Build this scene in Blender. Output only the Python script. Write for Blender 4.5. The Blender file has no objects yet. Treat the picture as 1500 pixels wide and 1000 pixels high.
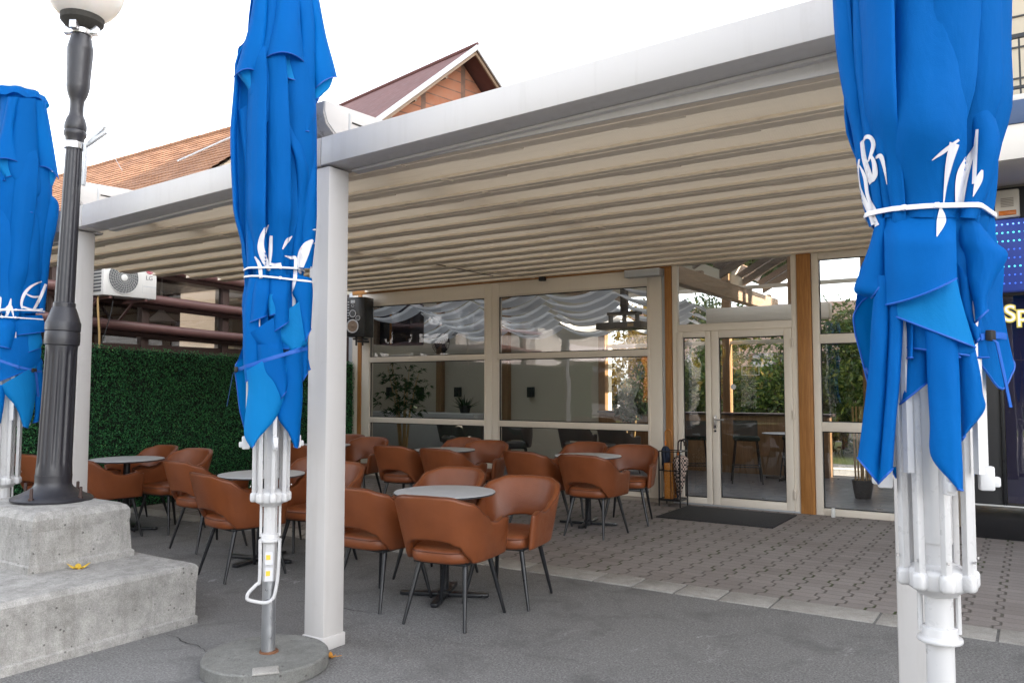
import bpy, bmesh, math, random
from mathutils import Vector, Matrix, noise as mnoise
from mathutils.bvhtree import BVHTree
PI = math.pi; R = math.radians
sc = bpy.context.scene; COL = sc.collection
random.seed(7)

# ---------------------------------------------------------------- helpers
def lerp(a, b, t): return a + (b - a) * t
def sstep(a, b, x):
    t = min(1, max(0, (x - a) / (b - a))); return t * t * (3 - 2 * t)
def curve(tab, x):                                   # piecewise smooth table lookup
    if x <= tab[0][0]: return tab[0][1]
    for (x0, y0), (x1, y1) in zip(tab, tab[1:]):
        if x <= x1:
            t = (x - x0) / (x1 - x0); t = t * t * (3 - 2 * t); return y0 + (y1 - y0) * t
    return tab[-1][1]
def wloc(o):
    v = Vector((0, 0, 0))
    while o is not None: v += o.location; o = o.parent
    return v
def crom(pts, n, closed=False):                      # catmull-rom through tuples of any length
    out = []; L = len(pts); segs = L if closed else L - 1
    for i in range(segs):
        if closed: p0, p1, p2, p3 = pts[(i-1) % L], pts[i], pts[(i+1) % L], pts[(i+2) % L]
        else: p0, p1, p2, p3 = pts[max(i-1, 0)], pts[i], pts[i+1], pts[min(i+2, L-1)]
        for k in range(n):
            t = k / n; t2 = t*t; t3 = t2*t
            out.append(tuple(0.5*((2*b) + (-a+c)*t + (2*a-5*b+4*c-d)*t2 + (-a+3*b-3*c+d)*t3) for a, b, c, d in zip(p0, p1, p2, p3)))
    if not closed: out.append(tuple(pts[-1]))
    return out

class MB:
    def __init__(s): s.v = []; s.f = []; s.m = []; s.tint = None
    def face(s, idx, m=0): s.f.append(idx); s.m.append(m)
    def box(s, x0, x1, y0, y1, z0, z1, m=0):
        b = len(s.v)
        s.v += [(x0,y0,z0),(x1,y0,z0),(x1,y1,z0),(x0,y1,z0),(x0,y0,z1),(x1,y0,z1),(x1,y1,z1),(x0,y1,z1)]
        for q in ((0,3,2,1),(4,5,6,7),(0,1,5,4),(1,2,6,5),(2,3,7,6),(3,0,4,7)): s.face([b+i for i in q], m)
        return s
    def rbox(s, c, size, rz=0, m=0, rx=0, ry=0):
        b = MB(); hx, hy, hz = size[0]/2, size[1]/2, size[2]/2; b.box(-hx,hx,-hy,hy,-hz,hz,m)
        M = Matrix.Translation(c) @ Matrix.Rotation(rz,4,'Z') @ Matrix.Rotation(ry,4,'Y') @ Matrix.Rotation(rx,4,'X')
        s.add(b, M); return s
    def add(s, o, M=None):
        b = len(s.v)
        s.v += [tuple(M @ Vector(p)) for p in o.v] if M else list(o.v)
        for f, m in zip(o.f, o.m): s.face([b+i for i in f], m)
        return s
    def grid(s, rows, m=0, cu=False, cv=False):       # rows of points
        b = len(s.v); nr = len(rows); nc = len(rows[0])
        for r in rows: s.v += [tuple(p) for p in r]
        for i in range(nr if cv else nr-1):
            for j in range(nc if cu else nc-1):
                i2 = (i+1) % nr; j2 = (j+1) % nc
                s.face([b+i*nc+j, b+i*nc+j2, b+i2*nc+j2, b+i2*nc+j], m)
        return b
    def g(s, rows, m=0, cu=False, cv=False): s.grid(rows, m, cu, cv); return s
    def lathe(s, prof, n=24, c=(0,0,0), m=0, cap=True):
        rows = [[(c[0]+r*math.cos(2*PI*k/n), c[1]+r*math.sin(2*PI*k/n), c[2]+z) for k in range(n)] for r, z in prof]
        b = s.grid(rows, m, cu=True)
        if cap:
            if prof[0][0] > 1e-5: s.face([b+k for k in range(n)][::-1], m)
            if prof[-1][0] > 1e-5: s.face([b+(len(prof)-1)*n+k for k in range(n)], m)
        return s
    def tube(s, pts, r, n=8, m=0, cap=True, closed=False, flat=None):
        pts = [Vector(p) for p in pts]; N = len(pts)
        rs = r if isinstance(r, (list, tuple)) else [r]*N
        rows = []; up = None
        for i, p in enumerate(pts):
            if closed: d = (pts[(i+1) % N] - pts[i-1])
            else: d = pts[min(i+1, N-1)] - pts[max(i-1, 0)]
            d.normalize()
            if up is None:
                up = Vector((0,0,1)) if abs(d.z) < .9 else Vector((0,1,0))
            a = d.cross(up)
            if a.length < 1e-4: a = d.orthogonal()
            a.normalize(); b2 = a.cross(d).normalized(); up = b2
            fa, fb = flat if flat else (1, 1)
            rows.append([p + (a*math.cos(2*PI*k/n)*fa + b2*math.sin(2*PI*k/n)*fb)*rs[i] for k in range(n)])
        b = s.grid(rows, m, cu=True, cv=closed)
        if cap and not closed:
            s.face([b+k for k in range(n)][::-1], m); s.face([b+(N-1)*n+k for k in range(n)], m)
        return s
    def prism(s, poly, y0, y1, axis='y', m=0):         # closed 2D polygon extruded
        b = len(s.v); n = len(poly)
        mk = {'y': lambda a, c, t: (a, t, c), 'x': lambda a, c, t: (t, a, c), 'z': lambda a, c, t: (a, c, t)}[axis]
        s.v += [mk(a, c, y0) for a, c in poly] + [mk(a, c, y1) for a, c in poly]
        for i in range(n): s.face([b+i, b+(i+1) % n, b+n+(i+1) % n, b+n+i], m)
        s.face([b+i for i in range(n)][::-1], m); s.face([b+n+i for i in range(n)], m)
        return s
    def build(s, name, mats, parent=None, bevel=0, seg=2, ang=38, w=True, fix=True, hard=False):
        me = bpy.data.meshes.new(name)
        off = wloc(parent) if (w and parent) else Vector((0,0,0))
        me.from_pydata([(x-off.x, y-off.y, z-off.z) for x, y, z in s.v], [], s.f)
        for m in (mats if isinstance(mats, (list, tuple)) else [mats]): me.materials.append(m)
        for p, m in zip(me.polygons, s.m): p.material_index = m
        if s.tint is not None:
            at = me.attributes.new('tint', 'FLOAT', 'FACE')
            for i, t in enumerate(s.tint): at.data[i].value = t
        if bevel or fix:
            bm = bmesh.new(); bm.from_mesh(me)
            if fix: bmesh.ops.recalc_face_normals(bm, faces=bm.faces)
            if bevel:
                eds = [e for e in bm.edges if len(e.link_faces) == 2 and e.calc_face_angle(0) > R(30)]
                bmesh.ops.bevel(bm, geom=eds, offset=bevel, segments=seg, affect='EDGES', profile=.5, clamp_overlap=True)
            bm.to_mesh(me); bm.free()
        if not hard:
            for p in me.polygons: p.use_smooth = True
            me.set_sharp_from_angle(angle=R(ang))
        o = bpy.data.objects.new(name, me); COL.objects.link(o)
        if parent: o.parent = parent
        return o

def tag(o, label, cat, group=None):
    o['label'] = label; o['category'] = cat
    if group: o['group'] = group
    return o
def thing(name, label, cat, loc=(0,0,0), rz=0, group=None):
    o = bpy.data.objects.new(name, None); COL.objects.link(o); o.empty_display_size = .2
    o.location = loc; o.rotation_euler = (0, 0, rz)
    return tag(o, label, cat, group)
def struct(o, kind='structure'): o['kind'] = kind; return o
def dup(root, loc, rz, label, group=None, cat=None):
    r = root.copy(); COL.objects.link(r); r.location = loc; r.rotation_euler = (0, 0, rz); r['label'] = label
    if group: r['group'] = group
    for ch in list(root.children):
        c = ch.copy(); COL.objects.link(c); c.parent = r
        for g in list(ch.children):
            d = g.copy(); COL.objects.link(d); d.parent = c
    return r
def textmesh(txt, size, ext=.002, offset=0, bold=False):
    cu = bpy.data.curves.new('t', 'FONT'); cu.body = txt; cu.size = size; cu.extrude = ext; cu.offset = offset; cu.resolution_u = 4
    o = bpy.data.objects.new('t', cu); COL.objects.link(o)
    dg = bpy.context.evaluated_depsgraph_get(); dg.update()
    me = bpy.data.meshes.new_from_object(o.evaluated_get(dg)); mb = MB()
    mb.v = [tuple(v.co) for v in me.vertices]
    for p in me.polygons: mb.face(list(p.vertices))
    bpy.data.objects.remove(o); bpy.data.curves.remove(cu); bpy.data.meshes.remove(me)
    return mb

# ---------------------------------------------------------------- materials
class NT:
    def __init__(s, name):
        s.mat = bpy.data.materials.new(name); s.mat.use_nodes = True
        s.nt = s.mat.node_tree; s.n = s.nt.nodes; s.l = s.nt.links
        s.b = s.n['Principled BSDF']; s.out = s.n['Material Output']
        s.tc = s.n.new('ShaderNodeTexCoord')
    def link(s, a, b): s.l.new(a, b)
    def node(s, t, **kw):
        n = s.n.new(t)
        for k, v in kw.items():
            if hasattr(n, k): setattr(n, k, v)
            else: n.inputs[k.replace('_', ' ')].default_value = v
        return n
    def mapped(s, scale=(1,1,1), coord='Object', loc=(0,0,0), rot=(0,0,0)):
        m = s.node('ShaderNodeMapping'); m.inputs['Scale'].default_value = scale; m.inputs['Location'].default_value = loc; m.inputs['Rotation'].default_value = rot
        s.link(s.tc.outputs[coord], m.inputs['Vector']); return m.outputs['Vector']
    def noise(s, scale, detail=4, rough=.55, vec=None, dist=0):
        n = s.node('ShaderNodeTexNoise'); n.inputs['Scale'].default_value = scale; n.inputs['Detail'].default_value = detail
        n.inputs['Roughness'].default_value = rough; n.inputs['Distortion'].default_value = dist
        s.link(vec if vec is not None else s.tc.outputs['Object'], n.inputs['Vector']); return n.outputs['Fac']
    def ramp(s, fac, stops, interp='LINEAR'):
        r = s.node('ShaderNodeValToRGB'); cr = r.color_ramp; cr.interpolation = interp
        while len(cr.elements) < len(stops): cr.elements.new(.5)
        for e, (p, c) in zip(cr.elements, stops):
            e.position = p; e.color = (c, c, c, 1) if isinstance(c, (int, float)) else (*c, 1)
        s.link(fac, r.inputs['Fac']); return r.outputs['Color']
    def mix(s, fac, a, b, blend='MIX'):
        m = s.node('ShaderNodeMix'); m.data_type = 'RGBA'; m.blend_type = blend
        for sock, val in ((m.inputs[0], fac), (m.inputs[6], a), (m.inputs[7], b)):
            if isinstance(val, bpy.types.NodeSocket): s.link(val, sock)
            elif isinstance(val, (int, float)): sock.default_value = val if sock.type == 'VALUE' else (val, val, val, 1)
            else: sock.default_value = (*val, 1)
        return m.outputs[2]
    def math(s, op, a, b=0.):
        m = s.node('ShaderNodeMath'); m.operation = op
        for sock, val in ((m.inputs[0], a), (m.inputs[1], b)):
            if isinstance(val, bpy.types.NodeSocket): s.link(val, sock)
            else: sock.default_value = val
        return m.outputs[0]
    def col(s, c):
        if isinstance(c, bpy.types.NodeSocket): s.link(c, s.b.inputs['Base Color'])
        else: s.b.inputs['Base Color'].default_value = (*c, 1)
        return s
    def rough(s, r):
        if isinstance(r, bpy.types.NodeSocket): s.link(r, s.b.inputs['Roughness'])
        else: s.b.inputs['Roughness'].default_value = r
        return s
    def bump(s, h, strength=.3, dist=.01):
        b = s.node('ShaderNodeBump'); b.inputs['Strength'].default_value = strength; b.inputs['Distance'].default_value = dist
        s.link(h, b.inputs['Height']); s.link(b.outputs['Normal'], s.b.inputs['Normal']); return s

def plain(name, c, rough=.5, var=.12, sc_=6, metal=0, bump=0, bscale=40, spec=.5, coord='Object'):
    t = NT(name)
    n = t.noise(sc_, 5, .6, t.tc.outputs[coord])
    t.col(t.mix(n, tuple(x*(1-var) for x in c), tuple(min(1, x*(1+var)) for x in c)))
    t.rough(t.ramp(t.noise(sc_*3, 3), [(.3, max(.02, rough-.08)), (.7, min(1, rough+.08))]))
    t.b.inputs['Metallic'].default_value = metal; t.b.inputs['Specular IOR Level'].default_value = spec
    if bump: t.bump(t.noise(bscale, 4), bump, .004)
    return t.mat
def emit(name, c, s):
    t = NT(name); t.col(c); t.b.inputs['Emission Color'].default_value = (*c, 1); t.b.inputs['Emission Strength'].default_value = s; return t.mat

M = {}
# asphalt
t = NT('asphalt')
fine = t.noise(85, 3, .8); mid = t.noise(24, 6, .8); big = t.noise(.55, 5, .6); patch = t.noise(2.3, 6, .7, None, .6)
c = t.mix(t.ramp(fine, [(.40, 0), (.60, 1)]), (.056,.055,.054), (.335,.33,.325))
c = t.mix(t.ramp(mid, [(.36, 0), (.64, .8)]), c, (.157,.155,.154))
g4 = t.noise(48, 2, .5); c = t.mix(t.ramp(g4, [(.60, 0), (.72, .42)]), c, (.40,.40,.40)); c = t.mix(t.ramp(g4, [(.28, .6), (.40, 0)]), c, (.055,.055,.06))
c = t.mix(t.ramp(big, [(.35, 0), (.7, .5)]), c, (.216,.212,.208))
c = t.mix(t.ramp(patch, [(.5, 0), (.68, .6)]), c, (.09,.088,.088))
v = t.node('ShaderNodeTexVoronoi'); v.inputs['Scale'].default_value = 75; t.link(t.tc.outputs['Object'], v.inputs['Vector'])
spk = t.ramp(v.outputs['Distance'], [(.06, 1), (.2, 0)])
spk = t.math('MULTIPLY', spk, t.ramp(t.noise(9, 3), [(.5, 0), (.7, .75)]))
c = t.mix(spk, c, (.66,.66,.66))
scuff = t.math('MULTIPLY', t.ramp(t.noise(5, 8, .8, t.mapped((1.6,.8,1), rot=(0,0,.5)), 1.2), [(.585, 0), (.66, .5)]), t.ramp(t.noise(.8, 2), [(.5, 0), (.62, 1)]))
c = t.mix(scuff, c, (.60,.60,.60))
t.col(c).rough(t.ramp(mid, [(.3, .78), (.7, .95)])).bump(t.math('ADD', fine, t.math('MULTIPLY', mid, 1.0)), .8, .006)
M['asphalt'] = t.mat
# interlocking pavers
t = NT('pavers'); sx = t.node('ShaderNodeSeparateXYZ'); t.link(t.tc.outputs['Object'], sx.inputs[0])
pw, ph = .185, .225
X_ = t.math('ADD', sx.outputs['X'], 50); Y_ = t.math('ADD', sx.outputs['Y'], 50)
saw = t.math('FRACT', t.math('DIVIDE', Y_, ph))
zig = t.ramp(saw, [(0, 0), (.10, 1), (.40, 1), (.60, 0), (.90, 0), (1, 0)])
zig2 = t.math('MULTIPLY', t.math('PINGPONG', t.math('MULTIPLY', saw, 2.0), 1.0), 1.0)
xs = t.math('ADD', X_, t.math('MULTIPLY', t.ramp(zig2, [(.36, 0), (.64, 1)]), .042))
u = t.math('DIVIDE', xs, pw); fu = t.math('FRACT', u); col = t.math('FLOOR', u)
half = t.math('FRACT', t.math('MULTIPLY', col, .5))
v_ = t.math('ADD', t.math('DIVIDE', Y_, ph*.5), half); fv = t.math('FRACT', v_); row = t.math('FLOOR', v_)
jx = t.math('MULTIPLY', t.math('MINIMUM', fu, t.math('SUBTRACT', 1.0, fu)), pw); jy = t.math('MULTIPLY', t.math('MINIMUM', fv, t.math('SUBTRACT', 1.0, fv)), ph*.5)
wob = t.math('MULTIPLY', t.noise(3.0, 3), .008)
mx_ = t.ramp(t.math('SUBTRACT', jx, wob), [(.0015, 1), (.006, 0)]); my_ = t.math('MULTIPLY', t.ramp(t.math('SUBTRACT', jy, t.math('MULTIPLY', wob, .4)), [(.0, 1), (.0034, 0)]), .55)
mort = t.math('MAXIMUM', mx_, my_)
cb = t.node('ShaderNodeCombineXYZ'); t.link(col, cb.inputs[0]); t.link(row, cb.inputs[1])
wn = t.node('ShaderNodeTexWhiteNoise'); wn.noise_dimensions = '2D'; t.link(cb.outputs[0], wn.inputs['Vector'])
c = t.mix(wn.outputs['Value'], (.242,.216,.204), (.33,.294,.277))
c = t.mix(t.ramp(t.noise(70, 5, .75), [(.32, 0), (.66, .7)]), c, (.175,.155,.148))
c = t.mix(t.ramp(t.noise(.9, 4), [(.4, 0), (.7, .5)]), c, (.33,.305,.293))
c = t.mix(t.math('MULTIPLY', mort, .8), c, (.085,.076,.066))
c = t.mix(t.math('MULTIPLY', mx_, t.ramp(t.noise(1.7, 4), [(.5, 0), (.6, 1)])), c, (.05,.065,.018))
t.col(c).rough(.86).bump(t.math('SUBTRACT', t.math('MULTIPLY', t.noise(110, 3), .3), mort), .8, .008); M['pavers'] = t.mat
# kerb concrete / cast concrete
def concrete(name, a, b, stain=(.12,.115,.1), pits=True, streak=.5):
    t = NT(name)
    n1 = t.noise(14, 7, .72); n2 = t.noise(120, 4, .7); n3 = t.noise(2.2, 6, .65)
    c = t.mix(t.ramp(n1, [(.32, 0), (.68, 1)]), a, b)
    c = t.mix(t.ramp(n2, [(.3, .55), (.6, 0)]), c, tuple(x*.55 for x in a))
    st = t.noise(1, 6, .7, t.mapped((9, 9, .9)))
    c = t.mix(t.math('MULTIPLY', t.ramp(st, [(.48, 0), (.72, 1)]), streak), c, stain)
    c = t.mix(t.ramp(n3, [(.52, 0), (.75, .5)]), c, stain)
    n4 = t.noise(230, 2, .6); c = t.mix(t.ramp(n4, [(.5, 0), (.7, .4)]), c, tuple(min(1, x*1.25) for x in b)); hh = t.math('ADD', n1, t.math('MULTIPLY', n2, 1.0))
    if pits:
        v = t.node('ShaderNodeTexVoronoi'); v.inputs['Scale'].default_value = 26; t.link(t.tc.outputs['Object'], v.inputs['Vector'])
        p = t.math('MULTIPLY', t.ramp(v.outputs['Distance'], [(.1, 1), (.2, 0)]), t.ramp(t.noise(11, 2), [(.5, 0), (.56, 1)]))
        c = t.mix(t.math('MULTIPLY', p, .75), c, (.07,.065,.06)); hh = t.math('SUBTRACT', hh, t.math('MULTIPLY', p, 1.4))
    t.col(c).rough(.9).bump(hh, .7, .008); return t.mat
M['concrete'] = concrete('cast_concrete', (.25,.243,.232), (.45,.435,.415), streak=.62)
M['base_concrete'] = concrete('base_concrete', (.15,.15,.142), (.25,.25,.235), streak=.3)
M['kerb'] = concrete('kerb_concrete', (.33,.315,.29), (.45,.43,.405), streak=.2, pits=False)
# painted metal
def coat(name, c, rough=.38, dirt=(.3,.27,.24), amt=.35, streak=True):
    t = NT(name); n = t.noise(1, 6, .65, t.mapped((14, 14, 1.0) if streak else (6, 6, 6)))
    k = t.math('MULTIPLY', t.ramp(n, [(.53, 0), (.8, 1)]), amt)
    k2 = t.math('MULTIPLY', t.ramp(t.noise(3, 8, .75), [(.6, 0), (.75, 1)]), amt*.8)
    cc = t.mix(t.noise(.7, 3), tuple(x*.95 for x in c), c)
    t.col(t.mix(k2, t.mix(k, cc, dirt), dirt)).rough(t.ramp(t.noise(30, 3), [(.3, rough-.06), (.7, rough+.1)])).bump(t.noise(160, 2), .03, .002); return t.mat
M['white'] = coat('white_powder_coat', (.555,.535,.525), .4, (.3,.27,.24), .24)
M['parawhite'] = coat('white_parasol_metal', (.56,.555,.56), .3, (.42,.41,.4), .2)
M['frame'] = coat('cream_window_frame', (.84,.765,.665), .35, (.5,.42,.33), .12)
M['frame2'] = coat('cream_window_bead', (.80,.72,.62), .4, (.4,.33,.26), .12)
M['black'] = plain('black_metal', (.014,.015,.018), .34, .2)
M['lamp'] = coat('lamp_black_paint', (.020,.020,.026), .4, (.10,.09,.09), .18)
M['rail'] = plain('galvanised_steel', (.42,.43,.45), .34, .15, 9, .85)
M['steel'] = plain('stainless_clamp', (.6,.6,.62), .3, .1, 9, .9)
M['plasticwhite'] = plain('white_plastic', (.6,.6,.61), .4, .04)
M['grime'] = plain('black_grime', (.03,.028,.025), .9, .5, 40)
M['grimy'] = coat('grimy_gutter_end', (.42,.40,.39), .6, (.05,.045,.04), 1.0, False)
def wood(name, a, b, axis=2, rough=.45):
    t = NT(name); sc3 = [22, 22, 22]; sc3[axis] = 1.1
    g = t.noise(1, 8, .65, t.mapped(tuple(sc3)), 1.6); g2 = t.noise(1, 4, .6, t.mapped(tuple(x*4 for x in sc3)))
    c = t.mix(t.ramp(g, [(.3, 0), (.7, 1)]), a, b); c = t.mix(t.ramp(g2, [(.35, .35), (.6, 0)]), c, tuple(x*.6 for x in a))
    t.col(c).rough(rough).bump(g2, .12, .003); return t.mat
M['oak'] = wood('orange_oak', (.33,.135,.035), (.52,.245,.075))
M['oakx'] = wood('orange_oak_beam', (.33,.135,.035), (.52,.245,.075), 0)
M['beam'] = wood('aged_beam', (.20,.135,.09), (.33,.235,.165), 1, .6)
M['post_in'] = wood('inner_post_wood', (.22,.12,.055), (.34,.2,.1))
M['rafter'] = wood('rafter_wood', (.15,.115,.095), (.25,.2,.17), 1, .6)
# pergola fabric
t = NT('pergola_fabric'); n = t.noise(3, 6, .6, t.mapped((.5, 3, 3)))
c = t.mix(n, (.60,.52,.42), (.70,.62,.51)); c = t.mix(t.ramp(t.noise(1, 6, .7, t.mapped((.9, 16, 8))), [(.52, 0), (.72, .4)]), c, (.4,.32,.235))
w_ = t.node('ShaderNodeTexWave'); w_.wave_type = 'BANDS'; w_.bands_direction = 'X'; w_.inputs['Scale'].default_value = 22
t.link(t.tc.outputs['Object'], w_.inputs['Vector'])
t.col(c).rough(.6).bump(t.math('ADD', t.math('MULTIPLY', w_.outputs['Fac'], .6), t.noise(7, 4)), .16, .006)
tr = t.node('ShaderNodeBsdfTranslucent'); tr.inputs['Color'].default_value = (.75,.62,.45,1)
mx = t.node('ShaderNodeMixShader'); mx.inputs[0].default_value = .18
t.link(t.b.outputs[0], mx.inputs[1]); t.link(tr.outputs[0], mx.inputs[2]); t.link(mx.outputs[0], t.out.inputs['Surface']); M['pergfab'] = t.mat
M['slat'] = coat('pergola_slat', (.82,.71,.57), .45, (.42,.34,.26), .4, False)
# glass
def glass(name, tint=(.93,.95,.94), k=1.9, base=.03, wavy=.004):
    t = NT(name); t.n.remove(t.b)
    tr = t.node('ShaderNodeBsdfTransparent'); tr.inputs[0].default_value = (*tint, 1)
    gl = t.node('ShaderNodeBsdfGlossy'); gl.inputs['Roughness'].default_value = 0.0; gl.inputs[0].default_value = (.97,.97,1,1)
    fr = t.node('ShaderNodeFresnel'); fr.inputs['IOR'].default_value = 1.5
    bp = t.node('ShaderNodeBump'); bp.inputs['Strength'].default_value = 1; bp.inputs['Distance'].default_value = wavy
    nz = t.noise(1.0, 1, .4, t.mapped((1.1, 1, 2.6))); t.link(nz, bp.inputs['Height']); t.link(bp.outputs[0], gl.inputs['Normal'])
    f = t.math('MINIMUM', t.math('ADD', t.math('MULTIPLY', fr.outputs[0], k), base), 1.0)
    mx = t.node('ShaderNodeMixShader'); t.link(f, mx.inputs[0]); t.link(tr.outputs[0], mx.inputs[1]); t.link(gl.outputs[0], mx.inputs[2])
    t.link(mx.outputs[0], t.out.inputs['Surface']); return t.mat
M['glass'] = glass('window_glass')
M['roofglass'] = glass('roof_glass', (.95,.97,.98), 1.2, 0, .0)
M['darkglass'] = glass('smoked_glass', (.55,.5,.48), 1.8, .03, .0015)
# leather
def leather(name, a, b, r=.36):
    t = NT(name); n = t.noise(4, 4); ob = t.node('ShaderNodeObjectInfo')
    c = t.mix(t.ramp(n, [(.3, 0), (.7, 1)]), a, b)
    c = t.mix(t.math('MULTIPLY', ob.outputs['Random'], .3), c, tuple(x*.72 for x in a))
    v = t.node('ShaderNodeTexVoronoi'); v.inputs['Scale'].default_value = 240; t.link(t.tc.outputs['Object'], v.inputs['Vector'])
    cr = t.noise(16, 6, .7, None, 1.5)
    t.col(c).rough(t.ramp(t.noise(9, 4), [(.3, r-.07), (.7, r+.1)])).bump(t.math('ADD', t.math('MULTIPLY', v.outputs['Distance'], .5), t.math('MULTIPLY', cr, 1.2)), .24, .005)
    t.b.inputs['Specular IOR Level'].default_value = .45; return t.mat
M['leather'] = leather('cognac_leather', (.180,.050,.0165), (.255,.076,.026))
M['leatherdark'] = plain('leather_piping', (.13,.036,.014), .45, .1)
M['greyfab'] = plain('grey_upholstery', (.10,.098,.092), .85, .15, 20, 0, .3, 300)
M['tabletop'] = plain('grey_laminate', (.50,.515,.54), .5, .06, 4)
M['edge'] = plain('table_edge', (.05,.05,.055), .5)
# parasol cloth
def cloth(name, c, under, tl=.32):
    t = NT(name); n = t.noise(2.5, 5, .6)
    cc = t.mix(n, tuple(x*.88 for x in c), c)
    cc = t.mix(t.math('MULTIPLY', t.ramp(t.noise(1, 5, .7, t.mapped((7,7,1.4))), [(.55, 0), (.8, 1)]), .22), cc, tuple(min(1, x*1.5+.02) for x in c))
    cr1 = t.noise(1, 4, .55, t.mapped((5, 5, 2.2), rot=(.5, .3, 0)), 1.2); cr2 = t.noise(1, 5, .6, t.mapped((14, 14, 5), rot=(-.4, .5, 0)), .8)
    t.col(cc).rough(.7).bump(t.math('ADD', t.math('MULTIPLY', t.noise(420, 2), .12), t.math('ADD', t.math('MULTIPLY', cr1, 1.6), t.math('MULTIPLY', cr2, .6))), .5, .014)
    t.b.inputs['Specular IOR Level'].default_value = .10; t.b.inputs['Sheen Weight'].default_value = .0
    tr = t.node('ShaderNodeBsdfTranslucent'); tr.inputs['Color'].default_value = (*under, 1)
    mx = t.node('ShaderNodeMixShader'); mx.inputs[0].default_value = tl
    t.link(t.b.outputs[0], mx.inputs[1]); t.link(tr.outputs[0], mx.inputs[2]); t.link(mx.outputs[0], t.out.inputs['Surface']); return t.mat
M['blue'] = cloth('blue_parasol_cloth', (.0006,.132,.465), (.0,.27,.68))
M['bluelit'] = cloth('blue_parasol_lit', (.006,.21,.54), (.0,.38,.85), .3)  # underside panels: lighter blue paints in the light coming through the cloth
M['bluetape'] = plain('blue_webbing', (.004,.09,.42), .6, .1)
M['print'] = plain('white_print', (.62,.62,.66), .55, .04)
# foliage
def leafmat(name, stops, rough=.55, tl=.3):
    t = NT(name); at = t.node('ShaderNodeAttribute'); at.attribute_name = 'tint'
    c = t.ramp(at.outputs['Fac'], stops); t.col(c).rough(rough); t.b.inputs['Specular IOR Level'].default_value = .3
    tr = t.node('ShaderNodeBsdfTranslucent'); t.link(c, tr.inputs['Color'])
    mx = t.node('ShaderNodeMixShader'); mx.inputs[0].default_value = tl
    t.link(t.b.outputs[0], mx.inputs[1]); t.link(tr.outputs[0], mx.inputs[2]); t.link(mx.outputs[0], t.out.inputs['Surface']); return t.mat
M['hedge'] = leafmat('artificial_leaves', [(0, (.02,.10,.045)), (.45, (.05,.225,.08)), (.9, (.10,.36,.11)), (1, (.24,.42,.14))], .5, .1)
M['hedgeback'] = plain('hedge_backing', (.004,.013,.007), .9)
M['green'] = leafmat('green_leaves', [(0, (.02,.05,.012)), (.6, (.06,.11,.025)), (1, (.16,.19,.04))])
M['autumn'] = leafmat('autumn_leaves', [(0, (.12,.10,.02)), (.5, (.38,.24,.03)), (1, (.55,.36,.06))])
M['plant'] = leafmat('houseplant_leaves', [(0, (.016,.04,.012)), (1, (.05,.1,.03))])
M['bark'] = plain('bark', (.10,.075,.05), .9, .3, 12, 0, .6, 60)
M['cane'] = plain('bamboo_cane', (.42,.27,.11), .5, .2, 8)
M['grass'] = plain('grass', (.12,.15,.035), .9, .5, 30, 0, .6, 200)
# roofs, walls
t = NT('roof_tiles'); oi = t.noise(1, 3, .6, t.mapped((2.9, 1.5, 1.5))); 
c = t.mix(t.ramp(oi, [(.3, 0), (.7, 1)]), (.21,.092,.045), (.31,.155,.078)); c = t.mix(t.ramp(t.noise(.5, 5, .7), [(.5, 0), (.75, .6)]), c, (.17,.09,.06))
bw = t.node('ShaderNodeTexWave'); bw.bands_direction = 'X'; bw.inputs['Scale'].default_value = 1.55; t.link(t.tc.outputs['Object'], bw.inputs['Vector'])
c = t.mix(t.ramp(bw.outputs['Fac'], [(.02, .6), (.14, 0)]), c, (.1,.05,.035))
t.col(c).rough(.85).bump(t.math('ADD', bw.outputs['Fac'], t.noise(8, 3)), .5, .03); M['tile'] = t.mat
M['brownroof'] = plain('brown_metal_roof', (.115,.042,.038), .7, .35, 1.6, 0, .3, 12)
t = NT('clay_blocks'); br = t.node('ShaderNodeTexBrick'); br.inputs['Scale'].default_value = 1; br.inputs['Brick Width'].default_value = .38; br.inputs['Row Height'].default_value = .36; br.inputs['Mortar Size'].default_value = .022
br.inputs['Color1'].default_value = (.33,.125,.068,1); br.inputs['Color2'].default_value = (.43,.19,.115,1); br.inputs['Mortar'].default_value = (.16,.10,.08,1)
t.link(t.mapped((1,1,1), 'Object', rot=(R(90), 0, R(90))), br.inputs['Vector'])
t.col(t.mix(t.ramp(t.noise(4, 5), [(.4, 0), (.7, .5)]), br.outputs['Color'], (.36,.2,.14))).rough(.9).bump(br.outputs['Fac'], -.5, .02); M['brick'] = t.mat
M['zinc'] = plain('zinc_trim', (.50,.52,.55), .45, .12, 5, .3)
M['render'] = plain('pale_render', (.66,.62,.57), .9, .08, 2, 0, .2, 60)
M['render_y'] = plain('beige_render', (.56,.49,.38), .9, .08, 2, 0, .2, 60)
M['pinkrender'] = plain('pink_render', (.60,.42,.36), .9, .08, 2, 0, .2, 60)
M['wallin'] = plain('inner_beige_wall', (.50,.455,.36), .85, .06, 2)
M['bench'] = plain('inner_white_bench', (.42,.42,.40), .7, .05, 2)
M['floorin'] = plain('inner_floor', (.13,.13,.14), .35, .15, 2)
M['darkshop'] = plain('anthracite_cladding', (.035,.035,.037), .45, .15, 3)
M['blacktile'] = plain('black_tiles', (.018,.018,.02), .15, .2, 3)
M['navy'] = plain('navy_fascia', (.05,.085,.17), .6, .2, 3)
M['brownmetal'] = plain('brown_painted_rail', (.125,.062,.058), .42, .25, 3)
M['brownwood'] = plain('dark_brown_frame', (.045,.024,.02), .6, .25, 5)
M['mat'] = plain('rubber_mat', (.022,.022,.024), .9, .3, 60, 0, .8, 300)
M['drape'] = NT('ceiling_drape').col((.52,.53,.55)).rough(.9).mat
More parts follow.
